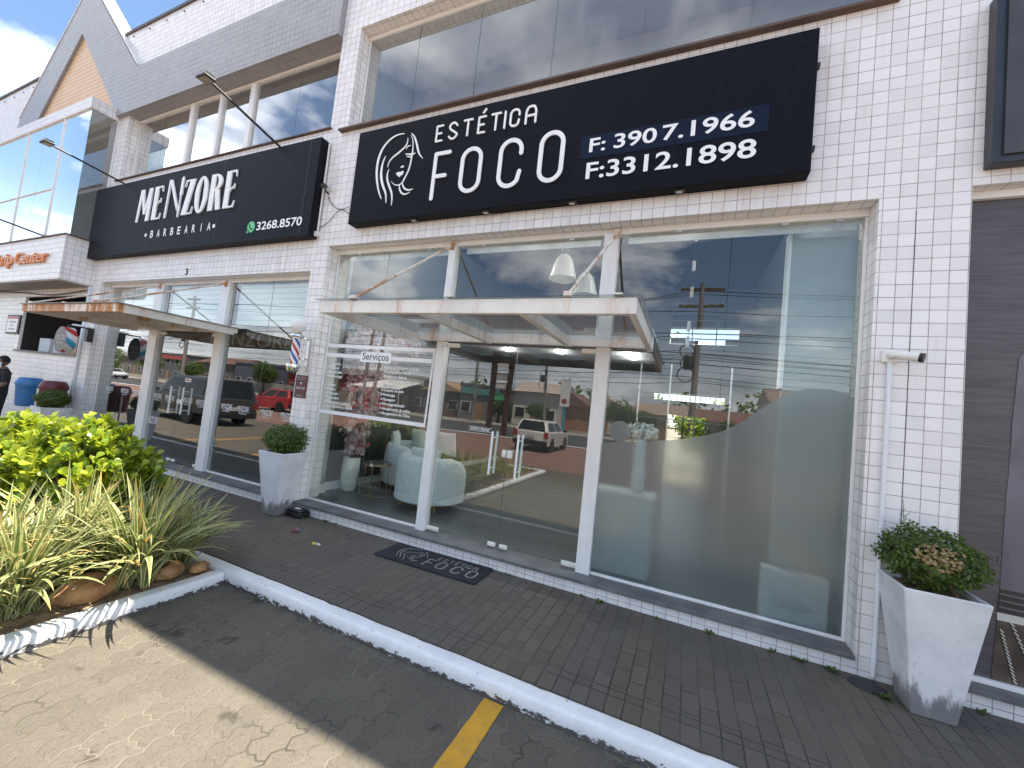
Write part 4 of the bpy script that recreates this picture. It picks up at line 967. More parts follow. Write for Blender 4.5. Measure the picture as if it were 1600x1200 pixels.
# ================================================================== CANOPIES
def canopy(x0, x1, ribs, rods, name_label, frame_m, roof_m, base, rz=2.405, rod_top=3.65, front_m=None):
    front_m = front_m or frame_m
    c = empty('canopy', base, name_label, 'canopy'); yf, yb = -1.365, .138; t = .052; zt = 2.515
    Geo().box(x0, x1, yf, yf+t, rz, zt).build('front_beam', front_m, c, bevel=.004)
    g = Geo(); g.box(x0, x0+t, yf+t, yb-t, rz, zt); g.box(x1-t, x1, yf+t, yb-t, rz, zt); g.box(x0, x1, yb-t, yb, 2.44, 2.55)
    g.build('frame', frame_m, c, bevel=.004)
    for x in ribs: Geo().box(x-.03, x+.03, yf+t, yb-t, rz+.02, zt-.002).build('rib', frame_m, c, bevel=.004)
    Geo().box(x0-.03, x1+.03, yf-.03, yb+.03, zt+.002, zt+.012).build('roof_sheet', roof_m, c)
    for x in [x0+.4, (x0+x1)/2, x1-.12]: Geo().box(x-.03, x+.03, yf-.035, yf+.02, zt+.012, zt+.022).build('edge_clip', M['frame_rust'], c)
    for xa, xb in rods:
        g = Geo(); g.tube([(xa, yf+.02, zt+.03), (xb, .13, rod_top)], .014, 10); r = g.build('tie_rod', M['rod'], c, smooth=True, autosmooth=40)
        g = Geo(); g.box(xa-.03, xa+.03, yf-.004, yf+.06, zt+.012, zt+.05); g.add([(xa-.022, yf-.004, zt), (xa+.022, yf-.004, zt), (xa+.014, yf-.004, zt-.1), (xa+.002, yf-.004, zt-.11)], [(0,1,2,3)]); g.box(xb-.03, xb+.03, .125, .14, rod_top-.05, rod_top+.05)
        g.build('rod_lug', M['rod'], r)
    return c
canopy(-3.17, -.342, (-2.13, -1.19), ((-2.79, -2.82), (-.81, -.80)), 'white steel and glass canopy over the salon double door', M['frame_rust'], M['glass_roof'], (-1.75, 0, 2.4))
canopy(-9.68, -6.755, (-8.7, -7.72), ((-9.44, -9.22), (-7.40, -7.24)), 'rust streaked white canopy over the barber shop door', M['rust_mid'], plain('opaque_dirty_canopy_sheet', (.30, .285, .265), .7, var=.2), (-8.2, 0, 2.4), rod_top=3.28, front_m=M['rust_heavy'])

# ================================================================== WALL FITTINGS
def flood(x, label, z0=5.285, y0=-.15, y1=-1.13, z1=5.47, dx=0):
    c = empty('floodlight', (x, y0, z0), label, 'floodlight')
    Geo().tube([(x, y0+.06, z0-.02), (x, y0, z0), (x+dx, y1, z1)], .017, 8).build('arm', M['dark_metal'], c)
    h = Geo(); hx, hy, hz = x+dx, y1-.07, z1+.015
    h.box(hx-.10, hx+.10, hy-.08, hy+.06, hz-.03, hz+.0); o = h.build('lamp_head', M['dark_metal'], c, bevel=.008)
    Geo().box(hx-.075, hx+.075, hy-.06, hy+.045, hz-.033, hz-.0305).build('lens', plain('unlit_lens', (.35, .33, .28), .2), o)
    k = Geo()
    for q in range(6): k.box(hx-.09+q*.035, hx-.083+q*.035, hy-.06, hy+.04, hz, hz+.03)
    k.tube([(hx-.1, hy, hz-.01), (hx-.1, hy, hz+.05), (hx, hy+.05, hz+.05)], .006, 6)
    k.build('cooling_fins', M['dark_metal'], o)
    return c
flood(-10.44, 'black floodlight on a long arm at the left end of the barber sign', z1=5.40)
flood(-5.945, 'black floodlight on a long arm at the right end of the barber sign', z1=5.49)
flood(-12.4, 'black floodlight arm reaching out from the tiled bay', z0=4.21, y0=-.5, y1=-1.5, z1=4.6, dx=-1.2)

CC = empty('security_camera', (1.41, 0, 2.43), 'white bullet security camera on the right hand tiled pillar', 'camera')
Geo().lathe([(.052, 0), (.052, .02), (.04, .028)], (1.41, 0, 2.43), 24, 0, 'y').box(1.36, 1.46, -.03, -.0, 2.38, 2.48).build('mount', M['white_plastic'], CC, bevel=.012)
Geo().tube([(1.41, -.028, 2.43), (1.425, -.075, 2.43), (1.455, -.10, 2.425)], [.026, .024, .024], 12).build('joint', M['white_plastic'], CC, smooth=True)
Geo().tube([(1.435, -.085, 2.43), (1.54, -.15, 2.405)], [.032, .034], 16).build('body', M['white_plastic'], CC, smooth=True, autosmooth=40)
Geo().tube([(1.535, -.147, 2.406), (1.556, -.16, 2.401)], [.035, .035], 16).build('lens_hood', M['black'], CC, smooth=True, autosmooth=40)
g = Geo(); g.tube([(1.412, -.02, 2.38), (1.41, -.02, .03)], .0155, 12)
for z in (1.62, .80, .16): g.tube([(1.41, -.02, z-.02), (1.41, -.02, z+.02)], .0195, 12)
tag(g.build('conduit_pipe', M['pvc'], smooth=True, autosmooth=40), 'white plastic conduit running down the pillar from the security camera', 'pipe')
g = Geo(); g.tube([(-11.462, -.02, 3.27), (-11.462, -.02, .0)], .03, 12); tag(g.build('downpipe', M['pvc'], smooth=True), 'white downpipe on the corner of the pillar beside the bins', 'pipe')
SP = empty('spotlight', (-4.95, 0, 4.57), 'small dark spotlight on the tiles between the two big signs', 'spotlight')
Geo().tube([(-4.95, 0, 4.5), (-4.95, -.06, 4.52), (-4.95, -.07, 4.57)], .012, 8).build('bracket', M['dark_metal'], SP)
Geo().tube([(-4.97, -.05, 4.59), (-4.90, -.14, 4.54)], [.03, .038], 12).build('lamp_head', M['dark_metal'], SP)
g = Geo(); g.tube([tuple(p) for p in catmull([(-4.95, -.008, 4.47), (-4.86, -.01, 4.35), (-4.72, -.02, 4.25), (-4.6, -.02, 4.22), (-4.4, -.03, 4.1)], 6)], .005, 6); g.tube([tuple(p) for p in catmull([(-5.02, -.01, 4.0), (-4.85, -.015, 4.08), (-4.7, -.02, 4.2), (-4.5, -.02, 4.25)], 6)], .004, 6)
tag(g.build('cable', M['cable']), 'loose thin black cables between the small spotlight and the salon sign', 'cable')
g = Geo(); g.tube([tuple(p) for p in catmull([(-16.5, -.03, 3.26), (-14.7, -.03, 3.2), (-13.2, -.04, 3.12), (-11.5, -.05, 3.18)], 8)], .012, 6); tag(g.build('cable', M['cable']), 'black cable sagging under the bay over the bar window', 'cable')

BP = empty('barber_pole', (-4.95, -.18, 1.87), 'barber pole with white globe and spiral red and blue stripes', 'barber pole')
bx, by = -4.95, -.18
Geo().lathe([(.001, 2.43), (.05, 2.438), (.082, 2.47), (.10, 2.53), (.085, 2.59), (.05, 2.625), (.001, 2.635)], (bx, by, 0), 28).build('globe', M['globe'], BP, smooth=True)
Geo().lathe([(.04, 2.435), (.055, 2.41), (.082, 2.40), (.085, 2.375), (.06, 2.36), (.058, 2.345)], (bx, by, 0), 28).build('cap', M['chrome'], BP, smooth=True, autosmooth=40)
def barber_cyl():
    g = Geo(); g.lathe([(.054, -.18), (.054, .18)], (0, 0, 0), 28); g.local = True
    o = g.build('striped_cylinder', M['barber'], BP, smooth=True, autosmooth=40); o.location = (0, 0, .31); return o
barber_cyl()
Geo().lathe([(.06, 2.005), (.088, 1.99), (.088, 1.955), (.07, 1.95), (.088, 1.94), (.075, 1.90), (.04, 1.88), (.001, 1.865)], (bx, by, 0), 28).build('base', M['chrome'], BP, smooth=True, autosmooth=40)
Geo().box(-4.93, -4.88, -.03, 0, 1.92, 2.38).box(-4.945, -4.885, -.13, -.02, 2.355, 2.375).box(-4.945, -4.885, -.13, -.02, 2.07, 2.09).box(-4.945, -4.885, -.13, -.02, 1.97, 1.985).build('wall_bracket', M['steel'], BP, bevel=.003)

RS = empty('round_sign', (-11.1, -.36, 2.1), 'round drum sign with striped rim hanging beside the barber shopfront', 'sign')
def round_sign():
    g = Geo(); g.lathe([(.25, -.075), (.25, .075)], (0, 0, 0), 40, 0, 'y'); g.local = True; r = g.build('rim', M['rim'], RS, smooth=True, autosmooth=40)
    for s, nm in ((1, 'face'), (-1, 'face')):
        g = Geo(); g.lathe([(0, .0765), (.246, .0765), (.246, .07)], (0, 0, 0), 40, 0, 'y'); g.local = True
        if s < 0: g.v = [(-x, -y, z) for x, y, z in g.v]
        fo = g.build('face', plain('dark_grey_sign_face', (.055, .055, .06), .4), RS)
        t = Geo(); t.local = True; put_text(t, 'MENZORE', FRONT(-.0768), .001, -.19, -.01, .085, .19); put_text(t, 'BARBEARIA', FRONT(-.0768), .001, -.14, -.085, -.045, .14)
        if s < 0: t.v = [(-x, -y, z) for x, y, z in t.v]
        t.build('face_lettering', M['letter_grey'], fo)
    g = Geo(); g.tube([(0, 0, .25), (0, 0, .29), (0, .36, .29)], .014, 8); g.box(-.06, .06, .27, .36, .02, .30); g.local = True; g.build('wall_bracket', M['dark_metal'], RS)
round_sign()
EL = empty('lamp_holder', (-11.3, 0, 2.42), 'white lamp holder with a bulb on the pillar above the round sign', 'lamp')
Geo().lathe([(.045, 0), (.04, .03), (.028, .06)], (-11.3, 0, 2.42), 16, 0, 'y').build('holder', M['white_plastic'], EL, smooth=True)
Geo().lathe([(.025, .06), (.03, .1), (.03, .2), (.018, .24), (0, .25)], (-11.3, 0, 2.42), 16, 0, 'y').build('bulb', M['globe'], EL, smooth=True)

# ================================================================== PLANTS AND SIDEWALK OBJECTS
def leaf_blob(g, center, rad, n, size, rnd, m=0, shell=.55, zmin=None, mfun=None, lump=.18, seed=0):
    for _ in range(n):
        u = rnd.uniform(-1, 1); a = rnd.uniform(0, 2*math.pi); s = math.sqrt(1-u*u); d = Vector((s*math.cos(a), s*math.sin(a), u))
        k = 1 + lump*mnoise.noise(d*2.6 + Vector((seed, 0, 0))) + .5*lump*mnoise.noise(d*6 + Vector((0, seed, 0)))
        r = k*(shell + (1-shell)*rnd.random()**.45)
        p = Vector(center) + Vector((d.x*rad[0], d.y*rad[1], d.z*rad[2]))*r
        if zmin is not None and p.z < zmin: continue
        nrm = (d + Vector((rnd.gauss(0,.55), rnd.gauss(0,.55), rnd.gauss(0,.55)+.25))).normalized()
        t = nrm.cross(Vector((rnd.gauss(0,1), rnd.gauss(0,1), rnd.gauss(0,1)))).normalized(); b = nrm.cross(t)
        L = size*rnd.uniform(.7, 1.3); w = L*.32
        mi = mfun(p, rnd) if mfun else m
        g.add([p - t*L*.5, p + b*w - nrm*w*.15, p + t*L*.5, p - b*w - nrm*w*.15], [(0,1,2), (0,2,3)], mi)

def potted(name_loc, label, seed, base=.115, top=.215, h=.82, rz=0.0, shrub=(.30, .27, .19), sz=1.0, dead=None, zc=.98, n=3800):
    rnd = random.Random(seed); root = empty('potted_shrub', name_loc, label, 'potted plant', rz=rz)
    g = Geo(); g.local = True; b, t, w = base, top, .022
    rings = [(b, 0), (lerp(b,t,.33), h*.33), (lerp(b,t,.66), h*.66), (t, h), (t-w, h), (t-w-.03, h-.12)]
    for r, z in rings: g.v += [(-r,-r,z), (r,-r,z), (r,r,z), (-r,r,z)]
    for i in range(len(rings)-1):
        for q in range(4): q2 = (q+1)%4; g.f.append((i*4+q, i*4+q2, (i+1)*4+q2, (i+1)*4+q)); g.m.append(0)
    g.f.append((3,2,1,0)); g.m.append(0); g.fixn = True
    g.build('pot', M['pot'], root, bevel=.009, seg=3)
    s = Geo(); s.local = True; r = t-w-.004
    N = 10
    for j in range(N+1):
        for i in range(N+1):
            x, y = lerp(-r, r, i/N), lerp(-r, r, j/N); s.v.append((x, y, h-.035+.02*mnoise.noise(Vector((x*14, y*14, seed)))))
    for j in range(N):
        for i in range(N): a = j*(N+1)+i; s.f.append((a, a+1, a+N+2, a+N+1)); s.m.append(0)
    s.build('soil', M['soil'], root)
    tw = Geo(); tw.local = True
    for q in range(26):
        a = rnd.uniform(0, 6.283); e = rnd.uniform(.2, 1); p0 = Vector((rnd.gauss(0,.05), rnd.gauss(0,.05), h-.04)); p2 = Vector((math.cos(a)*shrub[0]*e*.9, math.sin(a)*shrub[1]*e*.9, zc+rnd.uniform(-.08,.14)))
        tw.tube([p0, p0.lerp(p2, .5)+Vector((0,0,.03)), p2], [.008, .005, .002], 5)
    tw.build('stems', M['twig'], root)
    f = Geo(); f.local = True
    mf = None
    if dead:
        dc, dr = Vector(dead[0]), dead[1]
        mf = lambda p, rn: 1 if (Vector((p.x-dc.x, (p.y-dc.y), p.z-dc.z)).length < dr*(.75+.5*mnoise.noise(p*16)) and rn.random() < .8) else 0
    leaf_blob(f, (0, 0, zc), shrub, n, .030*sz, rnd, shell=.5, zmin=h-.03, mfun=mf, seed=seed, lump=.22)
    f.build('foliage', [M['leaf_shrub'], M['leaf_dead']], root)
    return root
pr_ = potted((1.615, -.215, 0), 'tall tapered white pot with a rounded dark green shrub that has a dead tan patch', 3, shrub=(.275, .27, .20), zc=1.0, dead=((-.05, -.22, 1.04), .13), n=5200, sz=.9)
g = Geo(); g.local = True; rnd = random.Random(4)
p0 = Vector((-.11, .08, 1.1)); p1 = Vector((-.125, .09, 1.36)); g.tube([p0, p1], [.003, .0015], 5)
for q in range(8):
    b0 = p0.lerp(p1, .3+.7*q/14); a = q*2.4; e = b0 + Vector((math.cos(a)*.03, math.sin(a)*.03, .03)); g.tube([b0, e], [.0015, .001], 4)
    for k in range(2): c = b0.lerp(e, .5+.3*k); g.add([c, c+Vector((.008, 0, .005)), c+Vector((.003, .003, .011))], [(0,1,2)])
g.build('tall_sprig', M['leaf_shrub'], pr_)
potted((-4.87, -.19, 0), 'tapered white pot with a trimmed green shrub below the barber pole', 11, shrub=(.28, .26, .20), zc=.98, rz=R(6), n=3600)
potted((-10.78, -.49, 0), 'square white pot with a low dark shrub in front of the bins', 17, shrub=(.27, .25, .17), zc=.97, n=2200, sz=1.2)

# doormat
MT = empty('doormat', (-2.335, -.245, 0), 'dark navy ESTETICA FOCO doormat with a line drawn face', 'doormat', rz=R(1.2))
g = Geo(); g.local = True; g.prism([(p[0], p[1]) for p in rrect(-.615, .615, -.225, .225, .035)], lambda u, v, w: (u, v, w), .014, .001); g.build('pile', M['carpet'], MT, bevel=.004)
MTF = lambda u, v, w: (u*.70+2.32*.70-.085, (v-4.6)*.36, .0142+w)
g = Geo(); g.local = True; face_logo(g, lambda u, v, w: ((u+3.55)*.50-.25, (v-4.6)*.36+.005, .0142+w), .002, 0, ws=.8); g.build('face_print', M['mat_ink'], MT)
g = Geo(); g.local = True; foco_letters(g, lambda u, v, w: ((u+2.2)*.36+.245, (v-4.4)*.30-.06, .0142+w), .002, 0); est_letters(g, lambda u, v, w: ((u+2.4)*.36+.25, (v-4.95)*.36+.09, .0142+w), .002, 0); g.build('name_print', M['mat_ink'], MT)

# bait box, litter, drain cover
BB = empty('bait_box', (-4.56, -.1, 0), 'low black plastic bait box on the sidewalk beside the left pot', 'bait box')
g = Geo(); g.prism([(-4.70,-.19), (-4.46,-.19), (-4.44,-.16), (-4.44,-.02), (-4.70,-.02), (-4.72,-.05)], lambda u, v, w: (u, v, w), .07, .001); g.build('body', M['black'], BB, bevel=.012)
Geo().prism([(-4.69,-.185), (-4.47,-.185), (-4.45,-.155), (-4.45,-.03), (-4.69,-.03), (-4.71,-.055)], lambda u, v, w: (u, v, w), .098, .072).build('lid', M['black'], BB, bevel=.012)
Geo().box(-4.63, -4.55, -.12, -.08, .0985, .1005).build('sticker', M['letter'], BB)
def crumple(name, c, r, mats, seed, label, flat=.6):
    rnd = random.Random(seed); g = Geo(); nu, nv = 12, 8
    for j in range(nv+1):
        for i in range(nu):
            th = math.pi*j/nv; ph = 2*math.pi*i/nu; d = Vector((math.sin(th)*math.cos(ph), math.sin(th)*math.sin(ph)*.6, math.cos(th)*flat)); k = r*(1+.55*mnoise.noise(d*2.4+Vector((seed, 0, 0))))
            g.v.append((c[0]+d.x*k, c[1]+d.y*k, max(c[2]+.001, c[2]+r*flat*.6+d.z*k)))
    for j in range(nv):
        for i in range(nu):
            i2 = (i+1)%nu; g.f.append((j*nu+i, j*nu+i2, (j+1)*nu+i2, (j+1)*nu+i)); g.m.append((1 if i < nu*.3 else (2 if i < nu*.45 else 0)) if len(mats) > 1 else 0)
    return tag(g.build(name, mats), label, 'litter')
crumple('wrapper', (-4.09, -.52, 0), .055, [plain('red_brown_wrapper', (.20, .06, .05), .4), plain('blue_wrapper', (.06, .2, .4), .3), M['letter']], 3, 'crumpled red blue and white wrapper on the dark pavers', .55)
crumple('wrapper', (-3.62, -.655, 0), .028, [plain('yellow_wrapper', (.62, .5, .06), .4)], 8, 'small yellow scrap of wrapper on the dark pavers', .5)
crumple('wrapper', (-3.575, -.64, 0), .026, [plain('pale_wrapper', (.6, .6, .66), .4)], 12, 'pale scrap of wrapper beside the yellow one', .5)
o = Geo().lathe([(.105, .001), (.105, .008), (.098, .012), (.0, .013)], (1.34, -.13, 0), 32, sx=1.05, sy=.85).build('drain_cover', plain('dark_cast_drain_lid', (.035, .037, .042), .7, var=.2, scale=30), smooth=True, autosmooth=30)
tag(o, 'round dark drain cover at the foot of the white conduit', 'drain cover')
rnd = random.Random(21)
for i in range(16):   # pebbles and paint flecks
    pass

def weed(x, y, s, label, seed):
    rnd = random.Random(seed); g = Geo()
    for q in range(int(16*s)+6):
        a = rnd.uniform(0, 6.283); L = rnd.uniform(.02, .05)*s; p0 = Vector((x+rnd.gauss(0,.018*s), y+rnd.gauss(0,.012*s), .001)); d = Vector((math.cos(a), math.sin(a), rnd.uniform(.3, 1.4))).normalized(); sd = d.cross(Vector((0,0,1))).normalized()*L*.25
        g.add([p0, p0+d*L*.5+sd, p0+d*L, p0+d*L*.5-sd], [(0,1,2), (0,2,3)])
    tag(g.build('weed', M['leaf_weed']), label, 'weed')
WEEDS = [(-4.42, -.14, 1.0, 'small weed tuft in front of the black bait box'), (-4.15, -.03, 1.1, 'flat weed at the wall foot below the flower vase'), (-3.98, -.03, 1.0, 'weed at the wall foot below the small side table'),
 (-1.55, -.03, .9, 'weed at the wall foot just past the right end of the doormat'), (-.78, -.03, 1.1, 'weed at the wall foot below the door post'), (-.60, -.05, 1.3, 'leafy weed in the pavers below the left edge of the frosted pane'),
 (-.1, -.03, .9, 'weed at the wall foot below the middle of the frosted window'), (.32, -.03, 1.2, 'tall weed at the wall foot right of the frosted window seam'), (.78, -.03, 1.1, 'weed at the wall foot below the white box in the window'), (.95, -.04, 1.5, 'bushy weed at the wall foot near the window corner'),
 (1.14, -.05, 1.7, 'weed patch just left of the round drain cover'), (1.40, -.24, 1.4, 'weed patch between the drain cover and the right pot'), (1.78, -.1, 1.5, 'weeds growing behind the right pot'), (2.0, -.03, 1.2, 'weed below the knife poster at the right edge')]
for i, (x, y, s, lb) in enumerate(WEEDS): weed(x, y, s*.72, lb, 40+i)

# rocks
def rock(c, r, label, seed, rz=0.0):
    bm = bmesh.new(); bmesh.ops.create_icosphere(bm, subdivisions=4, radius=1)
    for v in bm.verts:
        d = v.co.normalized(); k = 1 + .22*mnoise.noise(d*1.3+Vector((seed, 0, 0))) + .08*mnoise.noise(d*3.5+Vector((0, seed, 0))) + .025*mnoise.noise(d*9)
        v.co = Vector((d.x*r[0], d.y*r[1], max(d.z, -.35)*r[2]))*k
    me = bpy.data.meshes.new('rock'); bm.to_mesh(me); bm.free(); me.materials.append(M['rock']); me.polygons.foreach_set('use_smooth', [True]*len(me.polygons))
    o = bpy.data.objects.new('rock', me); COL.objects.link(o); o.location = c; o.rotation_euler = (0, 0, rz); return tag(o, label, 'rock')
rock((-3.97, -2.36, .03), (.125, .20, .125), 'largest ochre rock on the planter edge between the two front grass clumps', 1.0, R(-12))
rock((-3.90, -1.87, .025), (.075, .11, .085), 'rounded ochre rock on the planter edge behind the striped clump', 4.0, R(10))
rock((-3.86, -1.66, .01), (.06, .095, .045), 'low brown rock in the planter corner by the white kerb', 7.0, R(30))

# striped strap leaved clumps
def tuft(c, n, L, label, seed, spread=.95, lean=(0, 0), width=.019, name='striped_plant'):
    rnd = random.Random(seed); g = Geo(); g.uv = []
    for q in range(n):
        a = rnd.uniform(0, 2*math.pi); fall = rnd.random()**.8; ln = L*rnd.uniform(.6, 1.1)
        dirh = Vector((math.cos(a)+lean[0], math.sin(a)+lean[1], 0)); dirh.normalize()
        p = Vector((rnd.gauss(0, .045), rnd.gauss(0, .045), -.02)); pitch = R(lerp(86, 52, fall)); bend = R(lerp(18, 105, fall))*spread*rnd.uniform(.6, 1.15)
        k = 9; side = Vector((-dirh.y, dirh.x, 0)); wd = width*rnd.uniform(.7, 1.25); tw = rnd.gauss(0, .25); b = len(g.v)
        for i in range(k+1):
            t = i/k; ang = pitch - bend*t**1.5; d = dirh*math.cos(ang) + Vector((0, 0, math.sin(ang))); up = side.cross(d).normalized()
            w = wd*min(1, .45+2.2*t)*(1-t**3.2)
            sv = (side*math.cos(tw*t) + up*math.sin(tw*t))
            g.v += [tuple(p - sv*w + up*w*.35), tuple(p), tuple(p + sv*w + up*w*.35)]; g.uv += [(0, t), (.5, t), (1, t)]
            p = p + d*(ln/k)
        for i in range(k):
            o = b+i*3; g.f += [(o, o+1, o+4, o+3), (o+1, o+2, o+5, o+4)]; g.m += [0, 0]
    o = Geo.build(g, name, M['blade'], smooth=True)
    for v in o.data.vertices: v.co += Vector(c)
    return tag(o, label, 'plant', 'striped strap leaved plants in the planter')
tuft((-3.93, -2.09, .02), 170, .88, 'striped strap leaved clump between the big ochre rock and the rounded rock', 1, lean=(.25, .05))
tuft((-4.10, -1.72, .02), 130, .68, 'shaded striped strap leaved clump at the planter corner next to the sidewalk', 2, lean=(.1, -.1))
tuft((-4.30, -1.92, .02), 150, .92, 'striped strap leaved clump behind the rounded rock, against the leafy bush', 3, lean=(.1, 0))
tuft((-4.36, -2.32, .02), 160, .92, 'sunlit striped strap leaved clump behind the big ochre rock', 4, lean=(.2, 0))
tuft((-4.0, -2.72, .02), 170, .84, 'sunlit striped strap leaved clump left of the big ochre rock by the white kerb', 5, lean=(.2, .12))
tuft((-4.42, -2.72, .02), 150, .92, 'tall sunlit striped strap leaved clump rising at the left edge of the photo', 6, lean=(.15, .1))
tuft((-4.02, -3.12, .02), 130, .80, 'striped strap leaved clump at the left edge, nearest the camera', 7, lean=(0, .2))
tuft((-4.75, -1.82, .02), 90, .70, 'thin striped strap leaved clump in front of the shaded end of the bush', 8)
for i, (y, lb) in enumerate(((-3.75, 'striped strap leaved clump far along the planter, seen mirrored in the door'), (-4.5, 'dry striped strap leaved clump farthest along the planter'))):
    tuft((-4.1, y, .02), 90, .8, lb, 20+i)
g = Geo()
rnd = random.Random(5)
for q in range(2600):
    x, y = rnd.uniform(-6.7, -3.78), rnd.uniform(-6.9, -4.9); h = rnd.uniform(.03, .09); a = rnd.uniform(0, 6.28); d = Vector((math.cos(a)*.02, math.sin(a)*.02, h)); s = Vector((-math.sin(a), math.cos(a), 0))*.005
    p = Vector((x, y, 0)); g.add([p-s, p+s, p+d], [(0,1,2)])
tag(g.build('lawn', M['leaf_bush2']), 'short green grass at the far end of the planter', 'grass', kind='stuff')
g = Geo()
for q in range(1400):  # dry litter on the soil
    x, y = rnd.uniform(-4.6, -3.78), rnd.uniform(-4.2, -1.6); a = rnd.uniform(0, 6.28); L = rnd.uniform(.01, .045); d = Vector((math.cos(a), math.sin(a), rnd.uniform(-.1, .25)))*L; s = Vector((-d.y, d.x, 0))*.12
    p = Vector((x, y, .004+.02*rnd.random())); g.add([p-s, p+s, p+d], [(0,1,2)])
tag(g.build('leaf_litter', M['leaf_dead']), 'dry leaf litter strewn over the planter soil', 'leaf litter', kind='stuff')

# round-leaved bush
def bush(lobes, n, size, label, seed, mats):
    rnd = random.Random(seed); root = empty('leafy_bush', (lobes[0][0][0], lobes[0][0][1], 0), label, 'bush'); g = Geo()
    tot = sum(r[0]*r[1] for c, r in lobes)
    for c, r in lobes:
        for q in range(int(n*r[0]*r[1]/tot/5)):
            u = rnd.uniform(-.25, 1); a = rnd.uniform(0, 6.283); s = math.sqrt(max(0, 1-u*u)); d = Vector((s*math.cos(a), s*math.sin(a), u))
            k = (1+.30*mnoise.noise(d*3+Vector((seed, c[0], 0))))*(.62+.42*rnd.random()**.5)
            tipp = Vector(c)+Vector((d.x*r[0], d.y*r[1], d.z*r[2]))*k
            ax = (d*.8+Vector((rnd.gauss(0,.3), rnd.gauss(0,.3), .7))).normalized()
            for e in range(6):    # rosette of obovate leaves round the shoot tip
                az = e*2.4+rnd.uniform(0, 1); side = ax.cross(Vector((math.cos(az), math.sin(az), .3))).normalized(); od = (side*rnd.uniform(.5, 1.0)+ax*rnd.uniform(.4, 1.3)).normalized()
                L = size*rnd.uniform(.65, 1.2); wv = od.cross(ax)
                if wv.length < 1e-3: continue
                wv.normalize(); nn = wv.cross(od).normalized(); b = tipp - ax*(.012*e)
                pts = []
                for t, w in ((0, .04), (.3, .20), (.6, .40), (.85, .40), (1.0, .16)):
                    cup = nn*(-.10*L*(t-.5)**2*2); pts.append((b+od*L*t+cup, w*L))
                bi = len(g.v)
                for pc, w in pts: g.v += [tuple(pc-wv*w+nn*w*.22), tuple(pc), tuple(pc+wv*w+nn*w*.22)]
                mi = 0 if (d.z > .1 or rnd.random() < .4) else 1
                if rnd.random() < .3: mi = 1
                for i in range(4): o = bi+i*3; g.f += [(o, o+1, o+4, o+3), (o+1, o+2, o+5, o+4)]; g.m += [mi, mi]
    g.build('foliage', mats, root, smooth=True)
    tw = Geo()
    for c, r in lobes:
        for q in range(26):
            a = rnd.uniform(0, 6.283); p0 = Vector((c[0]+rnd.gauss(0,.1), c[1]+rnd.gauss(0,.1), -.02)); p2 = Vector((c[0]+math.cos(a)*r[0]*.7*rnd.random(), c[1]+math.sin(a)*r[1]*.7*rnd.random(), c[2]+r[2]*rnd.uniform(.2,.85)))
            tw.tube([p0, p0.lerp(p2, .5)+Vector((rnd.gauss(0,.04), rnd.gauss(0,.04), 0)), p2], [.012, .008, .004], 5)
    tw.build('stems', M['twig'], root); return root
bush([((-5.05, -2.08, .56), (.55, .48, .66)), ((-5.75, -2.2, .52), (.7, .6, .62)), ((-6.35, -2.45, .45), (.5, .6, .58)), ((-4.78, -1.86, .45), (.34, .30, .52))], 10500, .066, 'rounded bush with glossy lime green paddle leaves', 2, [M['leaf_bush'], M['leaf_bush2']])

# ================================================================== INTERIOR FURNITURE
def barrel_chair(c, r, rz, label, zt=.90, arc=(200, 340), deep=1.0):
    root = empty('armchair', (c[0], c[1], .142), label, 'armchair', rz=rz)
    g = Geo(); g.local = True; n = 30; th = .14
    prof = [(0, .13), (0, .55), (.02, .70), (.05, .755), (.10, .76), (th, .70), (th, .30)]
    a0, a1 = R(arc[0]), R(arc[1])
    for i in range(n+1):
        a = lerp(a0, a1, i/n); fade = min(1, min(i, n-i)/5.0)
        for inn, z in prof:
            rr = r - inn; zz = z if z < .5 else .5+(z-.5)*(.45+.55*fade**.6)
            g.v.append((rr*math.cos(a), rr*math.sin(a)*deep, zz))
    k = len(prof)
    for i in range(n):
        for q in range(k-1): g.f.append((i*k+q, (i+1)*k+q, (i+1)*k+q+1, i*k+q+1)); g.m.append(0)
    g.f.append(tuple(range(k))); g.m.append(0); g.f.append(tuple(n*k+q for q in range(k-1, -1, -1))); g.m.append(0); g.fixn = True
    g.build('backrest', M['fabric'], root, smooth=True, autosmooth=60)
    s = Geo(); s.local = True; s.lathe([(0, .13), (r-.02, .13), (r-.02, .2), (r-.12, .28), (r-.13, .38), (r-.18, .43), (0, .44)], (0, 0, 0), 36, sy=deep); s.build('seat', M['fabric'], root, smooth=True, autosmooth=50)
    b = Geo(); b.local = True; b.lathe([(0, .10), (r-.05, .10), (r-.03, .125), (0, .13)], (0, 0, 0), 36, sy=deep); b.build('base', M['wood'], root, smooth=True, autosmooth=40)
    for a in (45, 135, 225, 315):
        x, y = (r-.13)*math.cos(R(a)), (r-.13)*math.sin(R(a))*deep; l = Geo(); l.local = True; l.tube([(x*1.06, y*1.06, 0), (x, y, .105)], [.017, .026], 12); l.build('leg', M['wood'], root, smooth=True)
    return root
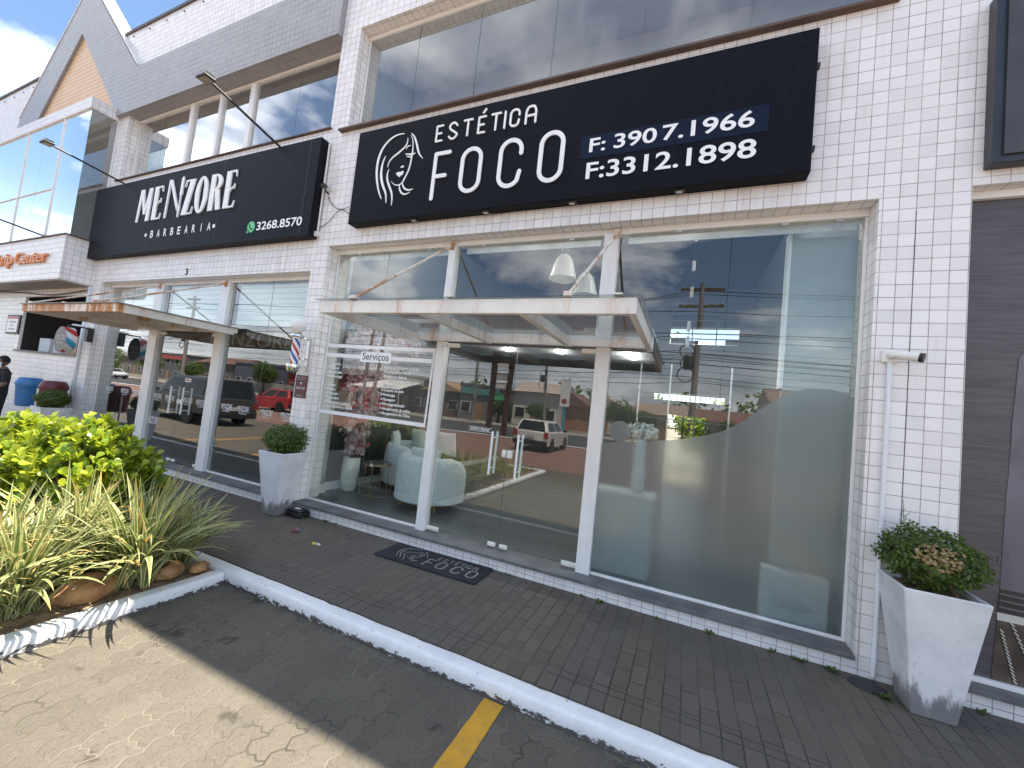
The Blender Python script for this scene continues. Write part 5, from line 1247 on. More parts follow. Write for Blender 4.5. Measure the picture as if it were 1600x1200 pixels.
def pillow(c, s, rx, rz, label, m='cushion'):
    g = Geo(); n = 14
    for side in (1, -1):
        b = len(g.v)
        for j in range(n+1):
            for i in range(n+1):
                u, v = -1+2*i/n, -1+2*j/n; pu = 1-.10*(1-v*v)*0 ; th = (max(0, (1-u**4))*max(0, (1-v**4)))**.5; sx = 1-.09*(1-abs(v)**2); sy = 1-.09*(1-abs(u)**2)
                g.v.append((u*s[0]*sx if abs(u) > .99 else u*s[0]*(1-.09*(1-v*v)*abs(u)**3), side*th*s[1], v*s[2]*(1-.09*(1-u*u)*abs(v)**3)))
        for j in range(n):
            for i in range(n):
                a = b+j*(n+1)+i; f = (a, a+1, a+n+2, a+n+1); g.f.append(f if side < 0 else f[::-1]); g.m.append(0)
    o = g.build('cushion', M[m], smooth=True); o.location = c; o.rotation_euler = (rx, 0, rz); return tag(o, label, 'cushion')
barrel_chair((-3.40, 1.16), .52, R(0), 'pale barrel armchair nearest the salon door, its rounded back to the window', arc=(165, 375))
barrel_chair((-4.28, 1.98), .66, R(-62), 'pale curved sofa behind the side table', arc=(165, 375), deep=.86)
pillow((-3.36, .88, .90), (.26, .085, .11), R(-8), R(3), 'long bolster cushion on the nearest armchair')
pillow((-4.70, 1.86, .90), (.19, .07, .20), R(10), R(-62), 'square cushion at the left end of the curved sofa')
pillow((-4.45, 2.22, .93), (.24, .08, .23), R(14), R(-25), 'square cushion in the middle of the curved sofa')
pillow((-4.02, 2.42, .93), (.24, .08, .23), R(14), R(-4), 'square cushion at the right end of the curved sofa')
VS = empty('flower_vase', (-4.82, .98, .142), 'tall off white vase holding a column of pink silk blossom', 'vase')
Geo().lathe([(.0, .142), (.095, .142), (.118, .18), (.135, .30), (.140, .45), (.132, .58), (.128, .665), (.118, .668), (.112, .62), (.0, .60)], (-4.82, .98, 0), 36).build('vase', M['vase'], VS, smooth=True, autosmooth=50)
def blossom():
    rnd = random.Random(9); g = Geo()
    stems = []
    for q in range(11):
        a = rnd.uniform(0, 6.283); p = [Vector((-4.80+rnd.gauss(0,.03), .98+rnd.gauss(0,.03), .62))]
        for i in range(1, 7): p.append(Vector((-4.82+math.cos(a)*.03*i+rnd.gauss(0,.03)+max(0, i-4)*.07, .98+math.sin(a)*.03*i+rnd.gauss(0,.03), .62+i*.36)))
        stems.append(p)
    for q in range(6):
        a = stems[q][5]; stems.append([a, a+Vector((.35, .05+rnd.gauss(0,.06), .1)), a+Vector((.7, .08+rnd.gauss(0,.08), .02+rnd.gauss(0,.08)))])
    tw = Geo()
    for p in stems: tw.tube(p, [.012*(1-i/len(p))+.003 for i in range(len(p))], 6)
    tw.build('branches', M['twig'], VS)
    for p in stems:
        for i in range(len(p)-1):
            for e in range(75):
                sg_ = .055+.022*i if len(p) > 4 else .08
                c = p[i].lerp(p[i+1], rnd.random())+Vector((rnd.gauss(0,sg_), rnd.gauss(0,sg_*.8), rnd.gauss(0,.05)))
                if c.z < .74 or c.x < -4.92 or c.y < .28: continue
                ax = Vector((rnd.gauss(0,1), rnd.gauss(0,1)-.6, rnd.gauss(0,1))).normalized(); mi = 1 if rnd.random() < .12 else 0
                t = ax.orthogonal().normalized(); b = ax.cross(t); L = rnd.uniform(.034, .055)
                for k in range(5):
                    an = k*1.2566; o = t*math.cos(an)+b*math.sin(an); s = t*-math.sin(an)+b*math.cos(an)
                    g.add([c, c+o*L*.6+s*L*.42+ax*L*.25, c+o*L*1.1+ax*L*.3, c+o*L*.6-s*L*.42+ax*L*.25], [(0,1,2,3)], mi)
    g.build('blossom', [M['blossom'], M['blossom2']], VS)
blossom()
ST = empty('side_table', (-4.24, .92, .142), 'small round side table with thin brass legs', 'side table')
Geo().lathe([(0, .655), (.20, .655), (.205, .665), (.20, .675), (0, .675)], (-4.24, .92, 0), 36).build('table_top', plain('dark_glass_top', (.09, .10, .10), .15), ST, smooth=True, autosmooth=40)
Geo().lathe([(.19, .64), (.205, .64), (.205, .655), (.19, .655)], (-4.24, .92, 0), 36).build('top_ring', M['brass'], ST)
for a in (20, 110, 200, 290):
    x, y = -4.24+.185*math.cos(R(a)), .92+.185*math.sin(R(a)); Geo().tube([(x, y, .142), (x, y, .65)], .008, 8).build('leg', M['brass'], ST)
Geo().tube([(-4.24+.185*math.cos(R(20)), .92+.185*math.sin(R(20)), .155), (-4.24+.185*math.cos(R(200)), .92+.185*math.sin(R(200)), .155)], .006, 6).tube([(-4.24+.185*math.cos(R(110)), .92+.185*math.sin(R(110)), .155), (-4.24+.185*math.cos(R(290)), .92+.185*math.sin(R(290)), .155)], .006, 6).build('stretcher', M['brass'], ST)
for (x, y, z, lb) in ((-1.66, 1.1, 3.52, 'white bell pendant lamp hanging behind the glass above the canopy'), (-1.46, 1.55, 3.42, 'second white bell pendant lamp, lower and right of the first')):
    L_ = empty('pendant_lamp', (x, y, 5.2), lb, 'lamp')
    Geo().lathe([(.025, .34), (.06, .33), (.11, .27), (.14, .18), (.165, .08), (.19, .0), (.185, 0), (.16, .08), (.13, .18), (.10, .26)], (x, y, z), 32).build('lamp_shade', M['lamp_white'], L_, smooth=True, autosmooth=60)
    Geo().lathe([(.03, .34), (.045, .37), (.045, .42), (.02, .44)], (x, y, z), 16).build('lamp_cap', M['dark_metal'], L_, smooth=True)
    Geo().tube([(x, y, z+.43), (x, y, 5.2)], .004, 6).build('cord', M['cable'], L_)
# things behind the frosted film
CB = empty('cabinet', (-.5, .7, .142), 'pale reception cabinet blurred behind the frosted film', 'cabinet')
Geo().box(-.86, -.225, .36, .8, .142, .955).build('carcass', M['fabric'], CB, bevel=.006); Geo().box(-.84, -.245, .345, .358, .16, .94).build('door', M['fabric'], CB); Geo().box(-.66, -.64, .33, .344, .52, .62).build('handle', M['letter'], CB)
BX = empty('box', (.98, .42, .142), 'white cardboard box on the floor behind the frosted film', 'box')
Geo().box(.72, 1.2, .27, .40, .142, .565).build('carton', M['letter'], BX, bevel=.004); g = Geo(); put_text(g, 'ZAIDA', FRONT(.27), .002, .80, .25, .33, 1.1); g.build('print', M['letter_grey'], BX)
FL = empty('flower_arrangement', (-.35, .9, .955), 'bunch of pale blue white flowers above the frosted film', 'flowers')
g = Geo(); leaf_blob(g, (-.42, .62, 1.62), (.17, .12, .09), 420, .06, random.Random(3), shell=.3); g.build('petals', M['blossom_w'], FL)
Geo().lathe([(.05, .955), (.07, 1.1), (.055, 1.35), (.05, 1.55), (.04, 1.55), (0, 1.3)], (-.42, .62, 0), 20).build('vase', M['fabric'], FL, smooth=True)
DS = empty('glass_shelf', (-.2, 1.2, 1.62), 'thin metal and glass display shelf standing in the right hand window', 'shelf')
g = Geo()
for x in (-.55, -.2, .45): g.box(x-.008, x+.008, 1.2, 1.216, .142, 2.45)
g.build('uprights', M['steel'], DS); Geo().box(-.56, .46, 1.2, 1.35, 1.78, 1.79).box(-.56, .46, 1.2, 1.35, 2.1, 2.11).build('boards', M['glass_edge'], DS)
for x, z0, z1 in ((-.0, 3.4, 3.62), (.0, 3.05, 3.18)): pass
PC = empty('pendant_lights', (-.05, 1.6, 5.2), 'vertical string of small white cylinder lights inside the right hand window', 'lamp')
g = Geo(); g.tube([(-.05, 1.6, 2.5), (-.05, 1.6, 5.2)], .003, 6); g.build('cord', M['cable'], PC)
for z in (2.75, 2.95, 3.4, 3.75, 4.15): Geo().tube([(-.05, 1.6, z), (-.05, 1.6, z+.13)], .022, 10).build('lamp_shade', M['lamp_white'], PC)
# bar counter things
for x, w, h, lb, m in ((-13.9, .55, .32, 'pale cash register on the bar counter', 'fabric'), (-13.2, .45, .3, 'pale box on the bar counter beside the cash register', 'fabric'), (-12.6, .6, .42, 'brown cardboard box on the bar counter', 'wood')):
    o = Geo().box(x-w/2, x+w/2, .22, .5, 1.845, 1.845+h).build('counter_box', M[m], bevel=.01); tag(o, lb, 'box')

# bins
def bin_(x, y, label, m):
    root = empty('litter_bin', (x, y, 0), label, 'litter bin'); r = .195
    Geo().lathe([(0, .70), (r*.78, .70), (r*.84, .76), (r*.98, 1.13), (r, 1.14)], (x, y, 0), 32).build('body', M[m], root, smooth=True, autosmooth=50)
    g = Geo(); g.lathe([(r*1.06, 1.12), (r*1.08, 1.16), (r*1.0, 1.20), (r*.82, 1.27), (r*.8, 1.275), (r*.62, 1.262)], (x, y, 0), 32); g.build('lid', M[m], root, smooth=True, autosmooth=50)
    Geo().lathe([(r*.62, 1.262), (r*.55, 1.15), (0, 1.10)], (x, y, 0), 32).build('opening', M['black'], root, smooth=True)
    g = Geo()
    for dx in (-.24, .24): g.tube([(x+dx, y+.05, 0), (x+dx, y+.05, 1.08)], .018, 8)
    g.tube([(x-.24, y+.05, 1.05), (x+.24, y+.05, 1.05)], .014, 8); g.tube([(x-.24, y+.05, .72), (x+.24, y+.05, .72)], .014, 8)
    g.build('stand', M['steel'], root)
bin_(-12.27, -.37, 'blue plastic litter bin on a stand by the tiled wall', 'bin_blue')
bin_(-11.42, -.30, 'dark red plastic litter bin on a stand by the tiled wall', 'bin_red')

# ================================================================== PERSON at the left edge
def person(loc, face, label):
    root = empty('person', loc, label, 'person', rz=face)
    J = dict(pel=(0,0,.93,.125,.10), w=(0,0,1.06,.135,.095), ch=(0,-.01,1.26,.165,.105), nk=(0,0,1.43,.062,.06), hb=(0,.02,1.50,.06,.065),
             sl=(-.17,0,1.385,.062,.06), sr=(.17,0,1.385,.062,.06), el=(-.225,.03,1.10,.047,.045), er=(.225,.03,1.10,.047,.045), wl=(-.17,.22,1.0,.032,.028), wr=(.17,.22,1.0,.032,.028),
             hl=(-.09,0,.88,.088,.085), hr=(.09,0,.88,.088,.085), kl=(-.105,.02,.49,.058,.058), kr=(.105,.02,.49,.058,.058), al=(-.11,-.02,.09,.04,.042), ar=(.11,-.02,.09,.04,.042), tl=(-.12,.15,.035,.042,.03), tr=(.12,.15,.035,.042,.03))
    E_ = [('pel','w'),('w','ch'),('ch','nk'),('nk','hb'),('ch','sl'),('ch','sr'),('sl','el'),('sr','er'),('el','wl'),('er','wr'),('pel','hl'),('pel','hr'),('hl','kl'),('hr','kr'),('kl','al'),('kr','ar'),('al','tl'),('ar','tr')]
    def skin(J, E_, rootk, name, mats, fn, sub=2):
        ks = list(J); me = bpy.data.meshes.new(name); me.from_pydata([J[k][:3] for k in ks], [(ks.index(a), ks.index(b)) for a, b in E_], [])
        o = bpy.data.objects.new(name, me); COL.objects.link(o); md = o.modifiers.new('skin', 'SKIN')
        for i, k in enumerate(ks): me.skin_vertices[0].data[i].radius = J[k][3:5]; me.skin_vertices[0].data[i].use_root = (k == rootk)
        s = o.modifiers.new('sub', 'SUBSURF'); s.levels = sub; s.render_levels = sub
        bpy.context.view_layer.update(); m2 = bpy.data.meshes.new_from_object(o.evaluated_get(bpy.context.evaluated_depsgraph_get()))
        bpy.data.objects.remove(o)
        m2.materials.clear()
        for m in mats: m2.materials.append(m)
        for p in m2.polygons: p.material_index = fn(p.center); p.use_smooth = True
        o = bpy.data.objects.new(name, m2); COL.objects.link(o); o.parent = root; return o
    def mf(c):
        if c.z > 1.44: return 0
        if abs(c.x) > .15 and c.z < 1.16 and c.z > .9: return 0
        if abs(c.x) > .12 and c.y > .09 and c.z > .9: return 0
        if c.z < .07: return 3
        return 1 if c.z > .93 else 2
    body = skin(J, E_, 'pel', 'body', [M['skin'], M['cloth'], M['trouser'], M['black']], mf)
    hd = Geo(); hd.local = True; n = 20
    for j in range(n+1):
        for i in range(n):
            th = math.pi*j/n; ph = 2*math.pi*i/n; d = Vector((math.sin(th)*math.cos(ph), math.sin(th)*math.sin(ph), math.cos(th)))
            p = Vector((d.x*.075, d.y*.097, d.z*.118))
            if d.z < -.1: p.x *= 1-.30*(-d.z); p.y = p.y*(1-.18*(-d.z)) + .012*(-d.z)
            if d.y > .8 and abs(d.x) < .25: p.y += .022*math.exp(-((d.z+.12)/.16)**2)*math.exp(-(d.x/.13)**2)      # nose
            if d.y > .6: p.y -= .012*math.exp(-((d.z-.12)/.10)**2)*math.exp(-((abs(d.x)-.38)/.16)**2)                 # eye sockets
            hd.v.append((p.x, p.y+.03, p.z+1.605))
    for j in range(n):
        for i in range(n): i2 = (i+1) % n; hd.f.append((j*n+i, j*n+i2, (j+1)*n+i2, (j+1)*n+i)); hd.m.append(0)
    for s in (-1, 1): hd.lathe([(0, 0), (.018, .002), (.024, .012), (.012, .016)], (s*.072, .02, 1.60), 10, 0, 'x', sx=.7, sy=1.2)
    hd.build('head', M['skin'], root, smooth=True)
    hr = Geo(); hr.local = True
    for j in range(n+1):
        for i in range(n):
            th = math.pi*.56*j/n; ph = 2*math.pi*i/n; d = Vector((math.sin(th)*math.cos(ph), math.sin(th)*math.sin(ph), math.cos(th))); lift = .3 if d.y > .45 and d.z < .42 else 0
            k = 1.05-.075*(j/n)**2-.05*(1 if lift else 0); hr.v.append((d.x*.077*k, d.y*.099*k+.03, d.z*.12*k+1.606))
    for j in range(n):
        for i in range(n): i2 = (i+1) % n; hr.f.append((j*n+i, j*n+i2, (j+1)*n+i2, (j+1)*n+i)); hr.m.append(0)
    hr.build('hair', M['hair'], root, smooth=True)
    mk = Geo(); mk.local = True
    for j in range(7):
        for i in range(11):
            a = R(90-70+14*i); z = 1.505+.013*j; mk.v.append((math.cos(a)*.072, math.sin(a)*.100+.035+(.012 if j == 4 and i in (4,5,6) else 0), z))
    for j in range(6):
        for i in range(10): a = j*11+i; mk.f.append((a, a+1, a+12, a+11)); mk.m.append(0)
    mk.build('face_mask', M['mask'], root, smooth=True)
    for s in (-1, 1):      # hands with five fingers, slightly curled, resting together in front
        hp = Geo(); hp.local = True; w = Vector((s*.17, .22, 1.0)); d = Vector((-s*.35, .9, -.1)).normalized(); sd = Vector((s*.9, .35, 0)).normalized(); up = d.cross(sd).normalized()
        HJ = {'w': (*w, .026, .02), 'p': (*(w+d*.05), .036, .016), 'k': (*(w+d*.09), .038, .014)}
        EE = [('w','p'),('p','k')]
        for f, (off, L) in enumerate(((-.027, .062), (-.009, .075), (.009, .07), (.026, .055))):
            a = w+d*.10+sd*off; b = a+d*L*.5-up*s*.006; c = b+d*L*.4-up*s*.018
            HJ['a%d'%f] = (*a, .010, .010); HJ['b%d'%f] = (*b, .009, .009); HJ['c%d'%f] = (*c, .007, .007); EE += [('k','a%d'%f), ('a%d'%f,'b%d'%f), ('b%d'%f,'c%d'%f)]
        a = w+d*.035-sd*.04; b = a+d*.03-sd*.018; HJ['t1'] = (*a, .012, .011); HJ['t2'] = (*b, .010, .009); HJ['t3'] = (*(b+d*.03), .008, .008); EE += [('p','t1'), ('t1','t2'), ('t2','t3')]
        skin(HJ, EE, 'w', 'hand', [M['skin']], lambda c: 0, 1)
    return root
PS = person((-13.16, -.5, 0), R(178), 'person in black shirt and trousers standing at the left edge with a pale face mask'); PS.scale = (.965, .965, .965)

# ================================================================== ACROSS THE CAR PARK AND STREET (behind the photographer, mirrored in the glass)
CARM = {}
def car_paint(name, col):
    t = NT(name); t.bsdf(Base_Color=col, Roughness=.3, Coat_Weight=.6, Coat_Roughness=.06); return t.mat
M['car_glass'] = plain('dark_car_glass', (.012, .014, .016), .08, var=.05)
M['tyre'] = plain('tyre_rubber', (.015, .015, .015), .8, var=.2)
M['rim'] = M['rim']
M['alloy'] = plain('alloy_wheel', (.42, .42, .43), .3, metal=.8, var=.05)
M['tail_red'] = plain('tail_light_red', (.35, .015, .015), .2, var=.05)
M['head_lamp'] = plain('head_lamp_glass', (.6, .62, .64), .1, var=.05)
M['plate'] = plain('number_plate', (.5, .5, .5), .5, var=.05)
def car(name, loc, rz, paint, label, prof, cab, W_=1.62, wb=(.72, 3.1), L=3.8, cat='car', group=None):
    """prof: side outline of the lower body (x from rear 0 to front L, z); cab: (x0b,x0t,x1t,x1b,z0,z1) greenhouse"""
    root = empty(name, loc, label, cat, group, rz)
    h = W_/2; P = car_paint(name + '_paint', paint)
    def part(nm, g, m, par=root, **k): g.local = True; return g.build(nm, m, par, **k)
    g = Geo(); n = len(prof)
    for yy, s in ((-h, .0), (-h+.06, 1), (h-.06, 1), (h, 0)):
        for x, z in prof: g.v.append((x if s else lerp(L/2, x, .985), yy, z if s else lerp(.55, z, .93)))
    for k in range(3):
        for i in range(n): j = (i+1) % n; g.f.append((k*n+i, (k+1)*n+i, (k+1)*n+j, k*n+j)); g.m.append(0)
    g.f.append(tuple(range(n))); g.m.append(0); g.f.append(tuple(3*n+i for i in range(n-1, -1, -1))); g.m.append(0); g.fixn = True
    body = part('body', g, P, smooth=True, autosmooth=28, bevel=.02)
    x0b, x0t, x1t, x1b, z0, z1 = cab; hb, ht = h-.05, h-.22
    g = Geo(); V = [(x0b,-hb,z0),(x1b,-hb,z0),(x1b,hb,z0),(x0b,hb,z0),(x0t,-ht,z1),(x1t,-ht,z1),(x1t,ht,z1),(x0t,ht,z1)]
    g.add(V, [(0,1,5,4),(1,2,6,5),(2,3,7,6),(3,0,4,7),(4,5,6,7)]); g.fixn = True; part('cabin', g, P, bevel=.05, seg=3)
    def glass(a, b, c, d, nm, inset=.10, off=.012):
        q = [Vector(V[i]) for i in (a, b, c, d)]; ctr = sum(q, Vector())/4; nn = (q[1]-q[0]).cross(q[3]-q[0]).normalized()
        if nn.dot(ctr-Vector((L/2, 0, .9))) < 0: nn = -nn
        g = Geo(); g.add([tuple(ctr+(p-ctr)*(1-inset*1.6)+nn*off) for p in q], [(0,1,2,3)]); part(nm, g, M['car_glass'], body)
    glass(3, 0, 4, 7, 'rear_window'); glass(1, 2, 6, 5, 'windscreen')
    for s in (0, 1):
        a, b, c, d = ((0,1,5,4), (2,3,7,6))[s]
        q = [Vector(V[i]) for i in (a, b, c, d)]
        for t0, t1 in ((.08, .47), (.53, .92)):
            lo0, lo1, hi1, hi0 = q[0].lerp(q[1], t0), q[0].lerp(q[1], t1), q[3].lerp(q[2], t1), q[3].lerp(q[2], t0); off = Vector((0, -.014 if s == 0 else .014, 0))
            p = [lo0.lerp(hi0, .12), lo1.lerp(hi1, .12), lo1.lerp(hi1, .86), lo0.lerp(hi0, .86)]
            g = Geo(); g.add([tuple(v+off) for v in p], [(0,1,2,3)]); part('side_window', g, M['car_glass'], body)
    for x in wb:
        for s in (-1, 1):
            g = Geo(); g.lathe([(.17, -.09), (.28, -.10), (.30, -.06), (.30, .06), (.28, .10), (.17, .09)], (x, s*(h-.085), .30), 28, 0, 'y'); w = part('wheel', g, M['tyre'], smooth=True, autosmooth=40)
            g = Geo(); g.lathe([(0, .055), (.05, .08), (.06, .055), (.15, .06), (.18, .09)], (0, 0, 0), 28, 0, 'y')
            g.v = [(vx+x, vy*(1 if s < 0 else -1)+s*(h-.085), vz+.30) for vx, vy, vz in g.v]; part('rim', g, M['alloy'], w, smooth=True, autosmooth=30)
            g = Geo(); g.lathe([(.36, -.02), (.36, .02)], (x, s*(h-.012), .30), 24, 0, 'y'); part('wheel_arch', g, M['black'], body)
    for s in (-1, 1):
        g = Geo().box(-.012, .10, s*(h-.10)-.09, s*(h-.10)+.09, .66, .92); part('tail_light', g, M['tail_red'], bevel=.01)
        g = Geo().box(L-.14, L+.005, s*(h-.22)-.16, s*(h-.22)+.16, .60, .74); part('headlight', g, M['head_lamp'], bevel=.02)
        g = Geo().box(x1b-.42, x1b-.26, s*(h+.10)-.08, s*(h+.10)+.08, z0+.02, z0+.14); part('mirror', g, M['black'], bevel=.02)
    g = Geo().box(-.06, .08, -h+.03, h-.03, .30, .52); part('rear_bumper', g, M['black'], bevel=.03)
    g = Geo().box(L-.08, L+.06, -h+.03, h-.03, .26, .48); part('front_bumper', g, M['black'], bevel=.03)
    g = Geo().box(-.016, -.002, -.2, .2, .60, .73); part('number_plate', g, M['plate'])
    return root
HP = [(0,.30),(.02,.62),(.03,.90),(.25,.93),(2.75,.92),(3.5,.80),(3.76,.66),(3.8,.45),(3.76,.26),(3.42,.24),(3.38,.42),(3.25,.56),(3.1,.60),(2.95,.56),(2.82,.42),(2.78,.22),(1.05,.22),(1.0,.42),(.88,.56),(.72,.60),(.56,.56),(.44,.42),(.40,.26)]
HC = (.05,.32,2.0,2.85,.90,1.40)
car('parked_car', (-6.15, -12.2, -.11), R(-92), (.76, .76, .74), 'white three door hatchback parked nose to the street', HP, HC)
car('parked_car', (-22.2, -13.6, -.11), R(178), (.45, .02, .025), 'bright red hatchback parked across the car park', HP, HC)
car('parked_car', (-26.5, -27.0, -.135), R(176), (.42, .03, .03), 'red hatchback out on the street behind the awning', HP, HC)
car('parked_car', (-44, -24.0, -.135), R(182), (.42, .43, .44), 'silver hatchback on the far lane of the street', HP, HC)
PP = [(0,.42),(.0,1.02),(1.9,1.04),(3.75,1.04),(4.7,.98),(5.0,.80),(5.05,.50),(5.0,.36),(4.58,.34),(4.52,.52),(4.36,.70),(4.15,.74),(3.94,.70),(3.78,.52),(3.72,.32),(1.55,.32),(1.5,.52),(1.34,.70),(1.13,.74),(.92,.70),(.76,.52),(.70,.40)]
car('parked_pickup', (-15.5, -5.3, -.11), R(184), (.03, .033, .036), 'dark grey pickup with a hard canopy parked beside the planter', PP, (.05,.15,3.1,3.85,1.0,1.74), W_=1.84, wb=(1.13, 4.15), L=5.05, cat='pickup')

def house(loc, w, d, h, rh, wallc, roofc, label, nw=3, ridge='x', flat=False, cat='house', sign=None):
    root = empty('house' if not flat else 'shop_building', loc, label, cat)
    def part(nm, g, m, par=root, **k): g.local = True; return g.build(nm, m, par, **k)
    wall = part('wall', Geo().box(-w/2, w/2, -d, 0, 0, h), plain('painted_wall', wallc, .8, var=.1, scale=1.2, dirt=((.2, .18, .16), .8, .3)))
    rm = plain('roof_tiles', roofc, .85, var=.25, scale=5)
    g = Geo()
    if flat: g.box(-w/2-.1, w/2+.1, -d-.1, .12, h, h+.35)
    elif ridge == 'x':
        o = .35; g.add([(-w/2-o,.4,h-.1),(w/2+o,.4,h-.1),(w/2+o,-d/2,h+rh),(-w/2-o,-d/2,h+rh),(-w/2-o,-d-.4,h-.1),(w/2+o,-d-.4,h-.1)], [(0,1,2,3),(3,2,5,4),(0,3,4),(1,5,2),(0,4,5,1)])
    else:
        o = .35; g.add([(-w/2-o,.4,h-.1),(0,.4,h+rh),(w/2+o,.4,h-.1),(-w/2-o,-d-.4,h-.1),(0,-d-.4,h+rh),(w/2+o,-d-.4,h-.1)], [(0,1,2),(5,4,3),(0,3,4,1),(1,4,5,2),(0,2,5,3)])
    part('roof', g, rm)
    for st in range(max(1, int(h//2.7))):
        for i in range(nw):
            x = -w/2+(i+.5)*w/nw; z = .9+st*2.8
            if st == 0 and i == nw//2:
                part('door', Geo().box(x-.5, x+.5, 0, .05, .0, 2.1), M['wood']); continue
            f = part('window', Geo().box(x-.62, x+.62, 0, .06, z-.06, z+1.16), M['skirting']); part('pane', Geo().box(x-.55, x+.55, .061, .07, z, z+1.1), M['car_glass'], f)
    if sign:
        s = part('fascia', Geo().box(-w/2+.2, w/2-.2, .08, .2, h-.9, h-.1), plain('shop_fascia', sign, .5))
    return root
TC = (.17, .085, .065)
house((-16.2, -40, -.14), 5.5, 7, 4.0, 1.3, (.62, .60, .55), (.42, .34, .30), 'two storey pale house with a tan roof across the street', 3)
house((-12.6, -42, -.14), 4.5, 7, 2.9, 1.4, (.36, .15, .11), TC, 'red walled house with a terracotta roof across the street', 2, 'y')
house((-8.8, -44, -.14), 5.5, 7, 2.9, 1.5, (.62, .58, .50), (.45, .36, .28), 'low cream house with a brown roof behind the palm', 3, 'y')
house((-2.2, -47, -.14), 7, 7, 2.9, 1.4, (.50, .46, .40), (.30, .22, .18), 'low house behind round trees across the street', 3)
house((3.6, -46, -.14), 6, 7, 2.8, 1.3, (.48, .42, .36), TC, 'low house with a red tiled roof across from the frosted window', 3)
house((12, -44, -.14), 8, 8, 5.4, 1.6, (.55, .53, .50), TC, 'two storey house far right across the street', 4)
house((-22.6, -38, -.14), 5.5, 8, 3.9, 0, (.20, .20, .20), (.12, .12, .12), 'flat roofed grey shop across the street', 3, flat=True, cat='shop', sign=(.10, .32, .30))
house((-28.6, -39, -.14), 5.6, 8, 3.2, 1.2, (.14, .07, .05), (.40, .25, .14), 'dark brown timber shop with an ochre gable across the street', 3, 'y', cat='shop', sign=(.02, .02, .02))
house((-36.0, -40, -.14), 8, 9, 4.4, 0, (.05, .05, .055), (.3, .3, .3), 'long dark shop with a pale awning across the street', 4, flat=True, cat='shop', sign=(.5, .5, .48))
house((-50, -40, -.14), 16, 10, 4.2, 1.2, (.30, .045, .035), (.12, .11, .11), 'long red walled shop across the street', 6, cat='shop')
house((-68, -42, -.14), 14, 10, 4.6, 0, (.10, .11, .15), (.2, .2, .22), 'dark blue grey flat roofed shop at the far end of the street', 5, flat=True, cat='shop')
g = Geo(); g.add([(-39.5,-34.4,2.5),(-31.6,-34.4,2.5),(-32.6,-39.9,3.7),(-38.5,-39.9,3.7),(-39.5,-34.4,2.4),(-31.6,-34.4,2.4)], [(0,1,2,3),(0,4,5,1)])
for x in (-39.4, -35.5, -31.7): g.tube([(x, -34.5, -.14), (x, -34.5, 2.48)], .05, 8)
tag(g.build('awning', plain('pale_awning_cloth', (.66, .66, .64), .7)), 'pale sloping awning in front of the long dark shop', 'awning')
g = Geo().box(-75, -40, -36.2, -36.0, -.14, 1.5); tag(g.build('street_wall', plain('rendered_wall', (.34, .32, .29), .9, var=.2, scale=1, dirt=((.12, .11, .1), .6, .6))), 'stained grey garden wall along the far pavement', 'wall')

def tree(x, y, h, r, label, seed, palm=False, mats=None):
    rnd = random.Random(seed); root = empty('palm_tree' if palm else 'street_tree', (x, y, -.14), label, 'tree')
    if palm:
        g = Geo(); g.local = True; g.tube([(0,0,0),(.06,0,h*.5),(.02,.03,h)], [.17,.13,.12], 10); g.build('trunk', M['twig'], root, smooth=True)
        f = Geo(); f.local = True
        for q in range(26):
            a = q*2.4; el = rnd.uniform(-.2, 1.1); L = r*rnd.uniform(.8, 1.1); prev = Vector((.02,.03,h)); d = Vector((math.cos(a)*math.cos(el), math.sin(a)*math.cos(el), math.sin(el)))
            for i in range(8):
                nx = prev+d*L/8; s = d.cross(Vector((0,0,1))).normalized()
                for sg in (-1, 1):
                    for k in range(2):
                        c = prev.lerp(nx, k/2); e = c+s*sg*.38*(1-.6*i/8)+d*.15-Vector((0,0,.12)); f.add([c, c+d*.05, e], [(0,1,2)])
                d = (d-Vector((0,0,.18))).normalized(); prev = nx
        f.build('fronds', mats or M['leaf_bush2'], root); return root
    t = Geo(); t.local = True; th = h-r*1.1; t.tube([(0,0,0),(.08,.02,th*.5),(0,0,th)], [.20,.15,.11], 10)
    for q in range(7):
        a = q*.9; e = Vector((math.cos(a)*r*.6, math.sin(a)*r*.6, th+r*rnd.uniform(.3,.9))); t.tube([(0,0,th*.85), e*.5+Vector((0,0,th*.5)), e], [.08,.05,.02], 6)
    t.build('trunk', M['twig'], root, smooth=True)
    f = Geo(); f.local = True
    for q in range(9):
        a = q*2.4; k = rnd.random()**.5; leaf_blob(f, (math.cos(a)*r*.55*k, math.sin(a)*r*.55*k, h-r*.75+rnd.uniform(-.35,.35)*r), (r*.55, r*.55, r*.45), 330, .26, rnd, shell=.35, seed=seed+q, lump=.4)
    f.build('crown', mats or M['leaf_shrub'], root); return root
TR = [(-6.2,-38,3.6,1.6,'dense round tree across the street left of the frosted window'), (-4.0,-41,3.3,1.5,'smaller round tree beside the dense one'), (1.0,-38,2.9,1.6,'low dark tree in front of the red tiled house'), (4.2,-39,2.9,1.5,'second low dark tree in front of the red tiled house'),
      (-14.2,-35.5,2.6,1.2,'small street tree in front of the red walled house'), (-19.0,-36,3.0,1.4,'street tree in front of the grey shop'), (9,-37,3.8,1.9,'tall tree at the right end of the street'), (-44,-35,3.0,1.5,'tree in front of the long red shop'), (-58,-36,4.5,2.2,'big tree at the far end of the street'), (18,-40,5,2.4,'big tree beyond the two storey house')]
for i, (x, y, h, r, lb) in enumerate(TR): tree(x, y, h, r, lb, 60+i)
tree(-7.9, -33.2, 3.9, 1.25, 'palm tree on the far pavement', 80, True)
tree(-3, 16, 6.5, 3, 'leafy tree behind the building, bright through the back door', 91, mats=M['leaf_bush2'])
